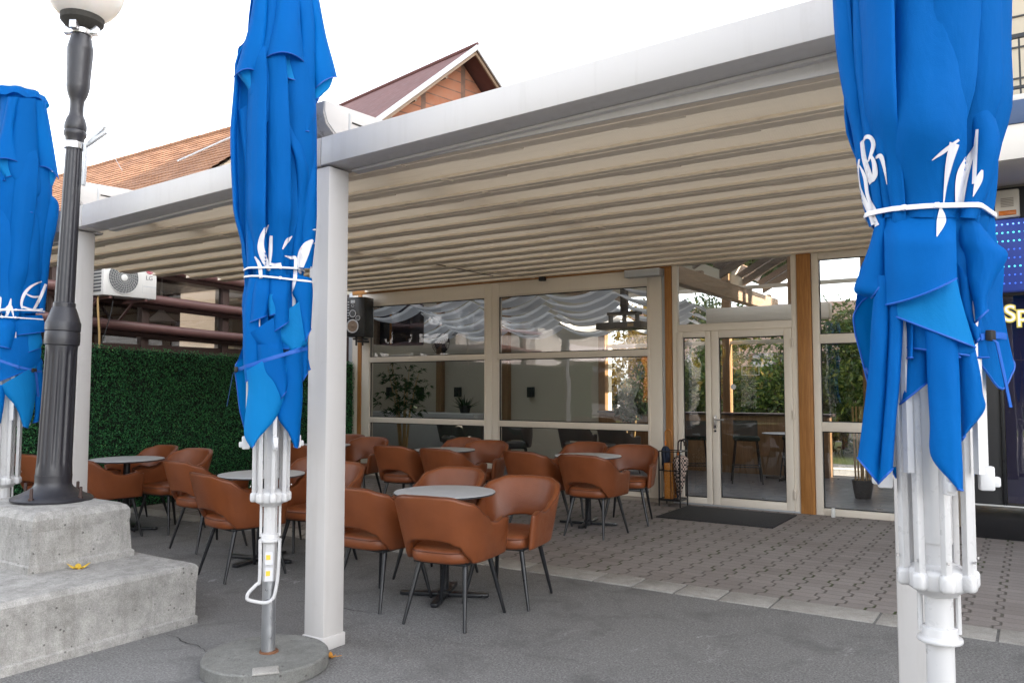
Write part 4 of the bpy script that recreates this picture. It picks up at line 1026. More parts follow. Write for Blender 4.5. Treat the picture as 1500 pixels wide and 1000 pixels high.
BODY_R = [
 ([((600,-60),(668,-60)), ((597,100),(615,125)), ((600,250),(662,300)), ((590,400),(692,420)), ((600,520),(713,515)), ((590,650),(692,640)), ((560,796),(632,800))], (.10, .14, .115), .018, 0),
 ([((330,-60),(592,-60)), ((320,200),(602,200)), ((300,400),(592,420)), ((298,600),(587,600)), ((330,795),(562,797))], (.185, .205, .121), .022, 0),
 ([((212,-60),(335,-60)), ((222,150),(326,200)), ((238,330),(306,400)), ((252,560),(304,640)), ((280,797),(338,795))], (.165, .18, .119), .016, 0),
 ([((172,-60),(230,-60)), ((176,200),(242,250)), ((198,400),(264,520)), ((222,600),(282,700)), ((252,812),(292,800))], (.14, .15, .112), .014, 0),
 ([((96,-60),(188,-60)), ((108,150),(188,150)), ((132,320),(208,350)), ((172,500),(232,560)), ((203,720),(257,760)), ((233,832),(264,816))], (.10, .115, .10), .016, 0)]
BODY_M = [
 ([((92,540),(170,500)), ((104,640),(172,620)), ((126,800),(164,860)), ((126,1000),(192,1020)), ((140,1310),(205,1310))], (.10, .14, .13), .014, 0),
 ([((160,500),(230,520)), ((172,700),(238,760)), ((158,850),(248,900)), ((186,1000),(254,1050)), ((205,1310),(265,1310))], (.13, .165, .124), .018, 0),
 ([((232,480),(320,480)), ((228,700),(330,700)), ((240,900),(345,900)), ((250,1080),(350,1080)), ((255,1310),(355,1310))], (.15, .175, .125), .018, 0),
 ([((300,400),(380,420)), ((312,560),(402,640)), ((338,680),(424,760)), ((372,800),(442,845)), ((378,1000),(432,970)), ((345,1310),(405,1310))], (.15, .185, .125), .020, 0),
 ([((415,600),(478,520)), ((428,760),(481,760)), ((422,930),(481,930)), ((398,1100),(479,1100)), ((395,1310),(458,1310))], (.11, .135, .12), .016, 0)]
BODY_L = [
 ([((180,520),(205,560)), ((186,600),(267,616)), ((178,700),(260,720)), ((186,830),(234,850)), ((170,1120),(205,1120))], (.10, .13, .12), .016, 0),
 ([((95,540),(192,560)), ((108,700),(188,720)), ((88,900),(184,900)), ((75,1120),(180,1120))], (.14, .17, .14), .02, 0),
 ([((-60,500),(100,540)), ((-60,700),(112,720)), ((-40,900),(98,920)), ((-20,1120),(90,1120))], (.13, .16, .13), .02, 0)]
parasol((-.255, 2.645, 0), 11, .35, 'largest blue closed parasol at the right edge, with white lettering and white pole', 3.86, 2.005, 1.20, S_R, .952, .786, 'ring', (1.60, 1.25, .05), False, [(2.005, -.008, .008)], .155, LOW_R, c_of(1180, 360, 2.778), None, None, 325, BODY_R, c_of(1180, 0, 2.5))
parasol((-3.51, 2.945, 0), 23, 1.0, 'middle blue closed parasol on a round concrete base beside the white post', 3.90, 2.13, 1.165, S_M, .91, .685, 'crank', (1.66, -1.45, .06), True, [(2.145, .006, .0055), (2.09, -.012, .0055)], .160, LOW_M, c_of(320, 280, 2.63), VEN_M, c_of(320, 0, 3.333), 405, BODY_M, c_of(320, 0, 3.333))
parasol((-6.56, 2.98, 0), 37, .6, 'leftmost blue closed parasol beyond the lamp post, partly cut by the picture edge', 3.80, 2.065, 1.20, S_L, .80, .56, 'crank', (1.68, .9, -.06), False, [(2.085, .004, .005), (2.03, -.004, .005)], .162, LOW_L, c_of(0, 400, 2.942), VEN_L, c_of(0, 100, 3.125), 466, BODY_L, c_of(0, 100, 3.125))
for (x, y), lab in (((-3.51, 2.93), 'round weathered concrete parasol base with a notch, under the middle blue parasol'), ((-.255, 2.645), 'round concrete parasol base under the right-hand parasol'), ((-6.56, 2.98), 'round concrete parasol base behind the plinth')):
    bb = MB().lathe([(.325, 0), (.331, .008), (.331, .068), (.323, .077), (.06, .078), (0, .078)], 72, (x, y, 0))
    for i, v_ in enumerate(bb.v):
        n_ = mnoise.noise((v_[0]*9, v_[1]*9, 2)); d_ = Vector((v_[0]-x, v_[1]-y))
        if d_.length > .2: bb.v[i] = (v_[0]+d_.x*.02*n_, v_[1]+d_.y*.02*n_, v_[2])
    o = bb.build('parasol_base', M['base_concrete'], None, ang=30); tag(o, lab, 'parasol base', 'concrete parasol bases')
    if -5 < x < -2:
        vv = Vector((-x, -y, 0)).normalized()
        MB().rbox(tuple(Vector((x, y, .079))+vv*.285-Vector((vv.y, -vv.x, 0))*.0), (.10, .13, .012), math.atan2(vv.y, vv.x)).build('lifting_notch', M['grime'] if False else M['kerb'], o, bevel=.008)
        q = MB().lathe([(.052, .074), (.05, .086), (.038, .09)], 20, (x, y+.02, 0)); q.build('rust_ring', plain('rust', (.16,.07,.035), .9, .4, 30), o)
# ---------------------------------------------------------------- plinth and street lamp
pl = thing('lamp_plinth', 'two-tier weathered cast concrete plinth carrying the street lamp', 'plinth', (-5.4, 2.7, 0))
def tier(name, x0, x1, y0, y1, z0, z1, ch, tap):
    m = MB(); rows = []
    lv = [(z0, 0), (z0+.045, 0), (z0+.055, .012), (z1-.115, .010+tap*.8), (z1-.105, .006+tap*.8), (z1-ch, tap), (z1-ch*.4, tap+ch*.35), (z1, tap+ch)]
    nper = 26
    for z, ins in lv:
        a0, a1, b0, b1 = x0+ins, x1-ins, y0+ins, y1-ins; row = []
        for k in range(nper): row.append((lerp(a0, a1, k/nper), b0, z))
        for k in range(nper): row.append((a1, lerp(b0, b1, k/nper), z))
        for k in range(nper): row.append((lerp(a1, a0, k/nper), b1, z))
        for k in range(nper): row.append((a0, lerp(b1, b0, k/nper), z))
        rows.append(row)
    for row in rows:
        for i, p in enumerate(row):
            n = mnoise.noise((p[0]*6, p[1]*6, p[2]*6)); n2 = mnoise.noise((p[0]*17, p[1]*17, p[2]*17))
            row[i] = (p[0]+.006*n+.003*n2, p[1]+.006*n-.003*n2, p[2]+(.004*n2 if p[2] > z0+.01 else 0))
    b = m.grid(rows, cu=True); m.face([b+(len(rows)-1)*nper*4+k for k in range(nper*4)])
    return m.build(name, M['concrete'], pl, ang=28)
tier('lower_tier', -6.75, -4.53, .6, 3.235, 0, .38, .03, .004)
tier('upper_tier', -6.1, -5.085, 2.455, 3.13, .374, .738, .045, .02)
lamp = thing('street_lamp', 'dark fluted street lamp post with a dirty white globe on the concrete plinth', 'street lamp', (-5.85, 3.01, .738))
LX, LY, LZ = -5.63, 2.86, .738; LS = 1.11
lamp.location = (LX, LY, LZ)
lamp.rotation_euler = (0, 0, 0)
tilt = Matrix.Translation((LX, LY, LZ)) @ Matrix.Rotation(R(1.7), 4, Vector((-math.sin(R(33.3)), math.cos(R(33.3)), 0))) @ Matrix.Diagonal((LS*.97, LS*.97, LS*1.03, 1)) @ Matrix.Translation((-LX, -LY, -LZ))
def lpart(mb, name, mat, par=None, **kw):
    m2 = MB(); m2.add(mb, tilt); return m2.build(name, mat, par or lamp, **kw)
def L(prof, n=40): return MB().lathe(prof, n, (LX, LY, 0))
lpart(L([(.232, .742), (.235, .752), (.226, .760), (.19, .774), (.145, .796), (.118, .815), (.106, .832), (.104, .85), (.106, .89)]), 'base_flange', M['lamp'])
fl = MB(); rows = []
for z, r in ((.885, .104), (.93, .102), (.97, .100), (1.3, .096), (1.60, .092), (1.64, .092), (1.66, .093)):
    g = 0 if z < .95 or z > 1.62 else .0085
    rows.append([(LX+(r-g*max(0, math.cos(12*a))**.7)*math.cos(a), LY+(r-g*max(0, math.cos(12*a))**.7)*math.sin(a), z) for a in [2*PI*k/120 for k in range(120)]])
fl.grid(rows, cu=True); lpart(fl, 'fluted_base', M['lamp'], ang=50)
lpart(L([(.092, 1.66), (.101, 1.665), (.103, 1.69), (.102, 1.735), (.098, 1.745), (.103, 1.75), (.103, 1.795), (.098, 1.805), (.070, 1.885), (.065, 1.89), (.065, 1.915), (.060, 1.92)]), 'collar', M['lamp'])
fl = MB(); rows = []
for z, r in ((1.915, .0575), (2.0, .057), (2.7, .051), (2.865, .049)):
    rows.append([(LX+(r-.0035*max(0, math.cos(10*a)))*math.cos(a), LY+(r-.0035*max(0, math.cos(10*a)))*math.sin(a), z) for a in [2*PI*k/80 for k in range(80)]])
fl.grid(rows, cu=True); lpart(fl, 'shaft', M['lamp'], ang=50)
lpart(L([(.054, 2.90), (.056, 2.93), (.066, 2.945), (.068, 2.965), (.062, 2.975), (.066, 2.985), (.066, 3.01), (.055, 3.05), (.046, 3.065), (.0425, 3.08), (.0405, 3.13), (.043, 3.165), (.05, 3.18), (.058, 3.20), (.067, 3.235), (.069, 3.25), (.070, 3.3), (.077, 3.46), (.077, 3.475), (.078, 3.485), (.075, 3.50), (.062, 3.555), (.056, 3.57), (.056, 3.61)]), 'turned_neck', M['lamp'])
bc = L([(.058, 2.863), (.0605, 2.863), (.0605, 2.902), (.058, 2.902)]); lpart(bc, 'band_clamp', M['steel'])
bk = MB(); rdir = Vector((math.cos(R(33.3)), math.sin(R(33.3)), 0)); bq = Vector((LX, LY, 0))+rdir*.066
bk.rbox((bq.x+.008*rdir.x, bq.y+.008*rdir.y, 2.77), (.018, .03, .26), R(33.3))
for dz, rr_ in ((.0, R(-48)), (-.012, R(-36))):
    c0 = bq+rdir*.075; bk.rbox((c0.x, c0.y, 2.955+dz*2), (.15, .03, .018), R(33.3), ry=rr_)
lpart(bk, 'sign_bracket', M['zinc'], bevel=.003)
cl = L([(.058, 3.575), (.066, 3.575), (.066, 3.62), (.058, 3.62)])
for a in (R(33.3), R(33.3)+PI*.5, R(33.3)+PI, R(33.3)+PI*1.5): cl.rbox((LX+.082*math.cos(a), LY+.082*math.sin(a), 3.605), (.055, .045, .05), a)
lpart(cl, 'globe_clamp', M['steel'], bevel=.004)
GR = .245; gp = []
for k in range(29):
    a = -PI/2+.42+(PI-.42)*k/28; gp.append((GR*math.cos(a), 3.90+GR*1.02*math.sin(a)))
gp[-1] = (0, gp[-1][1])
lpart(L(gp, 48), 'globe', M['globe'])
lpart(L([(.055, 3.60), (.098, 3.625), (.128, 3.655), (.131, 3.69), (.118, 3.70)]), 'globe_fitter', M['grime'])
wv = MB(); c0 = Vector((LX, LY, 0))
pts = [c0+rdir*.085+Vector((0, 0, 3.57)), c0+rdir*.10+Vector((0, 0, 3.50)), c0+rdir*.155+Vector((0, 0, 3.40)), c0+rdir*.175+Vector((0, 0, 3.2)), c0+rdir*.19+Vector((0, 0, 3.02)), c0+rdir*.25+Vector((0, 0, 2.85)), c0+rdir*.32+Vector((0, 0, 2.74))]
wv.tube(crom([tuple(p) for p in pts], 5), .0016, 5); wv.tube(crom([tuple(c0+rdir*a+Vector((0, 0, z))) for a, z in ((.05, 3.17), (.12, 3.12), (.2, 3.075), (.26, 3.06))], 5), .0014, 5)
lpart(wv, 'loose_wire', M['zinc'])
for a in (R(-60), R(20), R(110), R(200)):
    b = MB().lathe([(.017, 0), (.017, .018), (.010, .018), (.010, .07), (.006, .074)], 8, (LX+.208*math.cos(a), LY+.208*math.sin(a), .755)); lpart(b, 'anchor_bolt', M['brownwood'])

# leaves
def leaf(name, loc, rz, s, mat, label):
    P = []; lob = [0, .62, .34, .95, .42, 1.0, .42, .95, .34, .62]
    for k in range(40):
        a = 2*PI*k/40; u = k/40*10; i = int(u); f = u-i; r = lerp(lob[i], lob[(i+1) % 10], f)
        r = max(.16, r); P.append((s*r*math.sin(a), s*r*-math.cos(a)))
    m = MB(); rows = []
    for q in (.02, .35, .7, 1.0): rows.append([(x*q, y*q, s*(.05+.30*q*q*abs(x/s)*(1 if x > 0 else .6)+.12*q*math.sin(5*math.atan2(y, x)))) for x, y in P])
    m.grid(rows, cu=True); m.tube([(0, 0, s*.1), (0, -s*.5, s*.12), (s*.1, -s*1.1, s*.25)], .0016, 5)
    o = m.build(name, mat, None, w=False, fix=False); o.location = loc; o.rotation_euler = (R(4), R(6), rz); tag(o, label, 'leaf')
leaf('maple_leaf', (-5.0, 2.71, .384), 1.1, .075, M['leafy'], 'yellow maple leaf lying on the lower tier of the plinth')
leaf('fallen_leaf', (-3.33, 3.235, .003), 2.2, .05, M['leafo'], 'orange dry leaf on the asphalt at the foot of the middle white post')
random.seed(12)
for i, (x, y) in enumerate(((-2.2, 9.2), (-3.3, 7.6), (-1.2, 6.6))):
    pass

# ---------------------------------------------------------------- green hedge wall
def leaves(mb, n, fn, size, tint=(0, 1), flat=.5):
    if mb.tint is None: mb.tint = [0]*len(mb.f)
    for _ in range(n):
        p, nrm = fn(); s = size*random.uniform(.6, 1.3)
        d = Vector((random.gauss(0, 1), random.gauss(0, 1), random.gauss(0, 1)))
        if nrm is not None: d = d-nrm*d.dot(nrm)*flat
        d.normalize(); e = d.cross(Vector((random.gauss(0, 1), random.gauss(0, 1), random.gauss(0, 1)))).normalized()
        b = len(mb.v); q = Vector(p)
        mb.v += [tuple(q-d*s), tuple(q+e*s*.42+d*.1*s), tuple(q+d*s), tuple(q-e*s*.42+d*.1*s)]
        mb.face([b, b+1, b+2, b+3]); mb.tint.append(random.uniform(*tint)**1.0)
random.seed(21)
hg = thing('hedge_wall', 'dark green artificial leaf hedge wall along the left side of the terrace', 'hedge', (-9.6, 6.5, 0))
hx = lambda y: -9.42-.065*(y-5.0)
hz = lambda y: 2.03-.018*(y-4)+.02*mnoise.noise((y*2.2, 0, 0))+.012*mnoise.noise((y*11, 3, 0))
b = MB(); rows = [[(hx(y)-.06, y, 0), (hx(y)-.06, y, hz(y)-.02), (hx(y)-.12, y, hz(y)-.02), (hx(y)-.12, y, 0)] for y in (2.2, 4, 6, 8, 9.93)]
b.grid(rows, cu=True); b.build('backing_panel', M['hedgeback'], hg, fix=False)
f = MB()
def hp():
    y = random.uniform(2.2, 9.93); z = random.uniform(0, 1) ; zz = z*hz(y); k = mnoise.noise((y*3, zz*3, 0))*.022
    return (hx(y)-.045+k+random.uniform(-.01, .03), y, zz+random.uniform(0, .03)), Vector((1, 0, 0))
leaves(f, 85000, hp, .0140, (0, 1), .30); 
f.tint = [t_*t_*.9+.1*random.random() for t_ in f.tint]
f.build('foliage', M['hedge'], hg, fix=False, hard=True)

sh_ = thing('street_hedge', 'clipped green hedge across the road, mirrored in the door glass', 'hedge', (-4, -16, 0))
MB().box(-13, 8, -16.6, -15.7, 0, 2.9).build('hedge_core', M['hedgeback'], sh_); f = MB()
leaves(f, 9000, lambda: ((random.uniform(-13, 8), -15.62+random.uniform(-.15, .2), random.uniform(0, 3.1)), None), .13); f.build('foliage', M['green'], sh_, fix=False, hard=True)
# ---------------------------------------------------------------- neighbour with brown tubular rails
nb = thing('neighbour_terrace', 'neighbouring building with dark brown tubular rails and glazing above the hedge', 'building', (-11.3, 6, 0))
for z, bul in ((3.31, .10), (2.84, .07), (2.41, .05)):
    pts = [(-10.93+bul*math.sin(PI*min(1, max(0, (y-2.0)/7.9))), y, z-.022*(y-5.5)+.02*math.sin((y-3)*.9)) for y in [2.0+.4*k for k in range(20)]]
    MB().tube(pts, .072, 14).build('tubular_rail', M['brownmetal'], nb)
    MB().tube([(x-.05, y, zz-.085) for x, y, zz in pts], .05, 4).build('under_beam', M['brownwood'], nb)
for y in (2.6, 4.1, 5.55, 6.85, 8.25, 9.55): MB().box(-11.12, -11.0, y-.06, y+.06, 0, 3.42).build('frame_post', M['brownwood'], nb, bevel=.006)
MB().box(-11.13, -11.03, 2, 9.9, 0, 2.14).build('dark_parapet', M['brownwood'], nb)
MB().box(-14.8, -10.95, 2, 9.9, 3.44, 3.56).build('flat_roof', M['brownmetal'], nb, bevel=.01)
gp_ = MB(); gp_.grid([[(-11.06, 2, 2.1), (-11.06, 9.9, 2.1)], [(-11.06, 2, 3.44), (-11.06, 9.9, 3.44)]]); gp_.build('glazing', M['darkglass'], nb, hard=True, fix=False)
for y in (3.3, 5.6, 8.6): MB().box(-14.7, -14.6, y-.3, y+.3, 0, 3.44).build('rear_post', M['brownwood'], nb)
MB().box(-14.75, -14.68, 6.9, 9.9, 0, 3.44).build('rear_wall', M['brownwood'], nb)
MB().box(-14.78, -14.7, 2, 9.9, 0, 1.5).build('rear_parapet', M['render_y'], nb)
pd = MB().lathe([(.26, 2.62), (.20, 2.66), (.09, 2.76), (.02, 2.84), (.012, 3.44)], 24, (-12.4, 8.0, 0)); tag(pd.build('pendant_lamp', M['plasticwhite']), 'white pendant lampshade hanging behind the brown railed glazing', 'lamp')

# air conditioner
ac = thing('air_conditioner', 'white outdoor air conditioner unit with a round fan grille on a bracket above the hedge', 'air conditioner', (-10.45, 6.22, 2.72))
AX = -10.30; Y0, Y1, Z0, Z1 = 5.80, 6.57, 2.735, 3.22
MB().box(-10.60, AX, Y0, Y1, Z0, Z1).build('casing', M['acwhite'], ac, bevel=.018)
lv = MB()
for k in range(9): lv.box(-10.575, -10.35, Y0-.006, Y0+.004, Z0+.05+k*.046, Z0+.078+k*.046)
lv.build('side_louvre', M['acgrille'], ac)
cy, cz, rr = Y0+.275, Z0+.255, .212
gm = MB(); gl = MB().lathe([(rr, 0), (rr, .004), (0, .004)], 48); gm.add(gl, Matrix.Translation((AX+.001, cy, cz)) @ Matrix.Rotation(R(90), 4, 'Y')); gm.build('fan_opening', M['acgrille'], ac)
gg = MB()
for r_ in (.215, .185, .155, .125, .095, .068): gg.tube([(AX+.012+.012*(1-(r_/.215)**2), cy+r_*math.cos(a), cz+r_*math.sin(a)) for a in [2*PI*k/48 for k in range(48)]], .0012 if r_ < .21 else .006, 5, closed=True)
for k in range(26):
    a = 2*PI*k/26; gg.tube([(AX+.012+.014*(1-(q/.215)**2), cy+q*math.cos(a+(.215-q)*2.2), cz+q*math.sin(a+(.215-q)*2.2)) for q in (.045, .09, .13, .17, .215)], .0013, 5)
gd = MB().lathe([(.045, 0), (.045, .012), (.038, .016), (0, .016)], 28); gg.add(gd, Matrix.Translation((AX+.018, cy, cz)) @ Matrix.Rotation(R(90), 4, 'Y'))
gg.build('fan_guard', M['acwhite'], ac)
fo = MB()
for k in range(3):
    bl = MB(); rows = []
    for q in (.04, .1, .15, .19): rows.append([(-.03*math.sin(u*1.2), q*math.cos(u), q*math.sin(u)) for u in [1.5*j/8 for j in range(9)]])
    bl.grid(rows); fo.add(bl, Matrix.Translation((AX+.006, cy, cz)) @ Matrix.Rotation(2*PI*k/3, 4, 'X'))
lg = textmesh('LG', .085, .001); RM = Matrix.Rotation(R(90), 4, 'Z') @ Matrix.Rotation(R(90), 4, 'X')
tx = MB(); tx.add(lg, Matrix.Translation((AX+.0025, Y0+.60, Z0+.265)) @ RM); tx.build('brand_lettering', M['greytext'], ac)
dl = MB().lathe([(.056, 0), (.056, .003), (0, .003)], 36); d2 = MB(); d2.add(dl, Matrix.Translation((AX+.001, Y0+.655, Z0+.405)) @ Matrix.Rotation(R(90), 4, 'Y')); lo = d2.build('logo_disc', M['red'], ac)
lm_ = MB(); yc, zc = Y0+.655, Z0+.405; X_ = AX+.0055
lm_.tube([(X_, yc+.040*math.cos(a), zc+.040*math.sin(a)) for a in [R(80+k*10) for k in range(29)]], .0032, 5); lm_.tube([(X_, yc+.040, zc), (X_, yc+.012, zc)], .0032, 5)
lm_.tube([(X_, yc-.004, zc+.02), (X_, yc-.004, zc-.02), (X_, yc+.012, zc-.02)], .0032, 5); lm_.rbox((X_, yc-.02, zc+.014), (.003, .010, .010)); lm_.build('logo_mark', M['plasticwhite'], lo)
t2 = MB()
for k, (zz, l) in enumerate(((.165, .19), (.075, .18))): t2.box(AX+.0005, AX+.002, Y0+.57, Y0+.57+l, Z0+zz, Z0+zz+(.012 if k == 0 else .003))
t2.box(AX+.0005, AX+.002, Y0+.555, Y0+.557, Z0+.075, Z0+.2); t2.build('small_print', M['zinc'], ac)
bb = MB()
for y in (Y0+.12, Y1-.14):
    bb = MB(); bb.box(-10.98, AX-.02, y-.02, y+.02, Z0-.035, Z0-.002); bb.rbox((-10.8, y, Z0-.14), (.45, .03, .03), ry=R(-35)); bb.build('wall_bracket', M['brownmetal'], ac, bevel=.003)
MB().tube(crom([(-10.5, Y0+.05, Z0), (-10.47, Y0+.03, 2.6), (-10.45, Y0+.05, 2.2), (-10.42, Y0+.04, 1.9)], 6), .014, 8).build('drain_pipe', M['cane'], ac)
MB().tube(crom([(-10.4, Y0+.2, Z0), (-10.38, Y0+.16, 2.5), (-10.36, Y0+.04, 2.1), (-10.36, Y0+.02, 1.95)], 6), .006, 6).build('cable', M['rubber'], ac)

# ---------------------------------------------------------------- tiled house behind
ho = thing('tiled_house', 'long house with a weathered orange clay tile roof behind the terrace', 'house', (-34, 20, 0))
m = MB(); rows = []; SLP = .8; nrow = 34
for i in range(nrow):
    y0 = 20-.26*i; y1 = 20-.26*(i+1)-.02; random.seed(100+i)
    z0 = 11.82-SLP*(20-y0); z1 = 11.82-SLP*(20-y1)
    r0 = []; r1 = []; r2 = []
    for j in range(107):
        x = -52+j*.28; wz = .02*mnoise.noise((x*1.3, i*1.7, 0))+.012*abs(math.sin(x/.28*PI/1))
        r0.append((x, y0, z0+wz)); r1.append((x, y1+.01*mnoise.noise((x*4, i, 1)), z1+.045+wz)); r2.append((x, y1+.012, z1-.0))
    m.grid([r0, r1, r2])
m.build('tile_roof', M['tile'], ho, ang=25, fix=False)
rt = MB()
for j in range(78):
    x = -52+.385*j; rt.tube([(x, 20, 11.82+.02*mnoise.noise((x, 0, 0))), (x+.41, 20, 11.84+.02*mnoise.noise((x, 0, 0)))], .12, 10)
rt.build('ridge_tile', M['tile'], ho)
MB().g([[(-52, 20.02, 11.75), (-22.2, 20.02, 11.75)], [(-52, 28, 5.6), (-22.2, 28, 5.6)]]).build('rear_slope', M['tile'], ho, fix=False)
MB().box(-51.6, -22.6, 11.9, 27.5, 0, 5.2).build('house_wall', M['render_y'], ho)
MB().prism([(11.9, 5.2), (20, 11.6), (27.5, 5.2)], -22.8, -22.6, 'x').build('gable_wall', M['render_y'], ho)
MB().tube([(-23.4, 18.9, 11.15), (-25.6, 17.0, 9.65)], .035, 6).build('lightning_strap', M['zinc'], ho)
# brown roofed house with a brick gable
bh = thing('gabled_house', 'house with dark red-brown sheet roof and unplastered orange block gable', 'house', (-20, 23, 0))
A = Vector((-15.96, 22, 13.3)); ra = R(168.5); rd = Vector((math.cos(ra), math.sin(ra), 0)); nd = Vector((-rd.y, rd.x, 0))   # ridge runs away to the left
if nd.y > 0: nd = -nd                                  # nd points to the front slope
PS = .86
def hpt(along, out, dz=0): return tuple(A+rd*along+nd*out+Vector((0, 0, -PS*abs(out)+dz)))
for sgn, nm in ((1, 'front_slope'), (-1, 'rear_slope')):
    m = MB()
    prof = [(0, 0), (0, .12)]
    rows = []
    for along in (-.05, 2, 5, 9, 14): rows.append([hpt(along, sgn*o, .10+.02*mnoise.noise((along, o, 0))) for o in (0, 1, 2, 3, 4, 5, 5.6)])
    m.grid(rows); rows2 = [[(x, y, z-.09) for x, y, z in r] for r in rows]; m.grid(rows2)
    m.grid([rows[0], rows2[0]]); m.grid([[r[-1] for r in rows], [r[-1] for r in rows2]])
    m.build(nm, M['brownroof'], bh, fix=False)
    for ex, hh, mt_, nm2 in ((-.10, .17, 'zinc', 'verge_trim'), (-.0, .13, 'oakx', 'barge_board')):
        v = MB(); o0 = 0
        dzs = (.15, -.05) if nm2 == 'verge_trim' else (-.055, -.20)
        rws = [[hpt(ex+q, sgn*o, d_) for q, d_ in ((0, dzs[0]), (0, dzs[1]), (.06, dzs[1]), (.06, dzs[0]))] for o in (0, 1.7, 1.72, 3.4, 5.65)]
        v.grid(rws, cu=True); v.face([0, 1, 2, 3]); v.build(nm2, M[mt_] if nm2 == 'verge_trim' else M['beam'], bh)
    for k in range(1, 4):
        q = MB(); q.tube([hpt(.05, sgn*(1.3*k), -.22), hpt(.8, sgn*(1.3*k), -.22)], .07, 4); q.build('purlin_end', M['beam'], bh)
MB().tube([hpt(-.1, 0, .16), hpt(14, 0, .16)], .06, 6).build('ridge_cap', M['brownroof'], bh)
bwall = bpy.data.meshes.new('gable'); 
gm = MB(); gl_ = [Vector(hpt(.85, o, -.12)) for o in (5.2, 0, -5.2)]
gb = [Vector((gl_[0].x, gl_[0].y, 0)), Vector((gl_[2].x, gl_[2].y, 0))]
gm.v = [tuple(v) for v in (gb[0], gb[1], gl_[2], gl_[1], gl_[0])]; gm.face([0, 1, 2, 3, 4])
bk_ = [tuple(Vector(p)+rd*.25) for p in gm.v]; gm.v += bk_; gm.face([9, 8, 7, 6, 5])
for i in range(5): gm.face([i, (i+1) % 5, 5+(i+1) % 5, 5+i])
gm.build('gable_wall', M['brick'], bh)
MB().rbox(tuple(Vector(hpt(.7, -1.2, -.95))+Vector((0, 0, 0))), (.5, .8, .5), ra).build('attic_vent', M['brownwood'], bh)
MB().rbox(tuple(Vector(hpt(.78, 2.7, -.75))), (.25, 1.0, .12), ra, rx=R(0)).build('tie_plate', M['kerb'], bh)
sw = MB(); sw.rbox(tuple(A+rd*7.5+Vector((0, 0, -10.2))), (13.2, 9.6, 6.2), ra); sw.build('house_walls', M['render_y'], bh)

# ---------------------------------------------------------------- building on the right
rb = thing('apartment_block', 'building at the right edge with a balcony above a dark shop front', 'building', (3, 10, 0))
def rp(name, mat, x0, x1, y0, y1, z0, z1, bev=.004, par=None): return MB().box(x0, x1, y0, y1, z0, z1).build(name, mat, par or rb, bevel=bev)
rp('shop_front', M['darkshop'], -.62, -.285, 9.35, 9.6, .34, 3.51)
rp('shop_front', M['darkshop'], -.285, 8.9, 9.35, 9.6, 2.42, 3.51)
rp('shop_front', M['darkshop'], 1.1, 8.9, 9.35, 9.6, .34, 2.42)
rp('front_trim', M['black'], -.64, -.60, 9.33, 9.352, .34, 3.5); rp('front_trim', M['black'], -.30, -.27, 9.32, 9.352, .34, 2.45)
pn = MB().g([[(-.27, 9.37, .34), (1.1, 9.37, .34)], [(-.27, 9.37, 2.42), (1.1, 9.37, 2.42)]])
pm_ = MB(); pm_.grid([[(-.27, 9.37, .34), (1.1, 9.37, .34)], [(-.27, 9.37, 2.42), (1.1, 9.37, 2.42)]]); so_ = pm_.build('shop_window', M['darkglass'], rb, hard=True, fix=False)
rp('shop_interior', plain('poster_blue', (.07,.075,.34), .5, .5, 1.5), -.27, 1.1, 9.56, 9.6, .34, 2.42, 0)
rp('tiled_base', M['blacktile'], -.62, 8.9, 9.33, 9.6, 0, .325); rp('base_ledge', M['whitepaint'], -.60, 8.9, 9.315, 9.345, .327, .342); rp('base_edge', M['whitepaint'], -.60, -.585, 9.315, 9.331, 0, .326)
rp('upper_wall', M['render_y'], -.33, 8.9, 9.42, 14.7, 3.85, 13, 0)
rp('corner_pier', M['render'], -.62, -.34, 9.30, 9.8, 3.53, 13)
rp('lower_wall', M['render'], -.49, 8.9, 9.62, 14.7, 0, 3.84, 0)
rp('balcony_slab', M['render'], -.34, 8.9, 8.23, 9.30, 3.52, 3.83); rp('slab_fascia', M['navy'], -.345, 8.9, 8.215, 9.29, 3.832, 4.04)
rp('balcony_curb', M['render'], -.33, 8.9, 8.25, 8.33, 4.042, 4.10)
br_ = MB()
br_.box(-.33, 8.9, 8.27, 8.31, 4.62, 4.655); br_.box(-.33, 8.9, 8.275, 8.305, 4.16, 4.185)
for k in range(63): br_.box(-.325+k*.145, -.309+k*.145, 8.282, 8.298, 4.1, 4.63)
br_.build('balcony_railing', M['black'], rb)
cl_ = MB()
for k in range(9): cl_.box(-.32, 8.9, 9.405, 9.422, 4.3+k*.32, 4.315+k*.32)
cl_.build('cladding_groove', M['darkshop'], rb)
rp('shade_wing', M['render'], 9.0, 18, 3.0, 12.9, 0, 13.4, 0)  # unseen wing, added to block the sun over the terrace
for z in (1.0, 4.0, 7.0, 10):
    for y in (3.6, 5.8): rp('shade_wing_window', M['darkglass'], 8.95, 9.05, y, y+1.3, z, z+1.4, .01)
sl_ = thing('shade_block', 'unseen tall block added behind the cafe to shade the tiled roof', 'building', (8, 30, 0))  # out of view, added to throw the shadow edge across the tiles
MB().box(2.0, 14, 20.6, 44, 0, 26.3).build('shade_block_wall', M['render_y'], sl_)
for z in range(1, 24, 3):
    for y in (22, 26, 30, 34, 38): MB().box(1.95, 2.05, y, y+1.5, z, z+1.5).build('shade_block_window', M['darkglass'], sl_, bevel=.01)
sr = thing('alarm_siren', 'cream alarm siren box with an orange light on the dark shop front', 'siren', (-.18, 9.33, 3.33))
MB().box(-.285, -.075, 9.262, 9.349, 3.19, 3.475).build('siren_case', M['cream'], sr, bevel=.018, seg=3)
MB().box(-.255, -.105, 9.252, 9.264, 3.215, 3.262).build('siren_light', M['amber'], sr, bevel=.005)
s_ = MB()
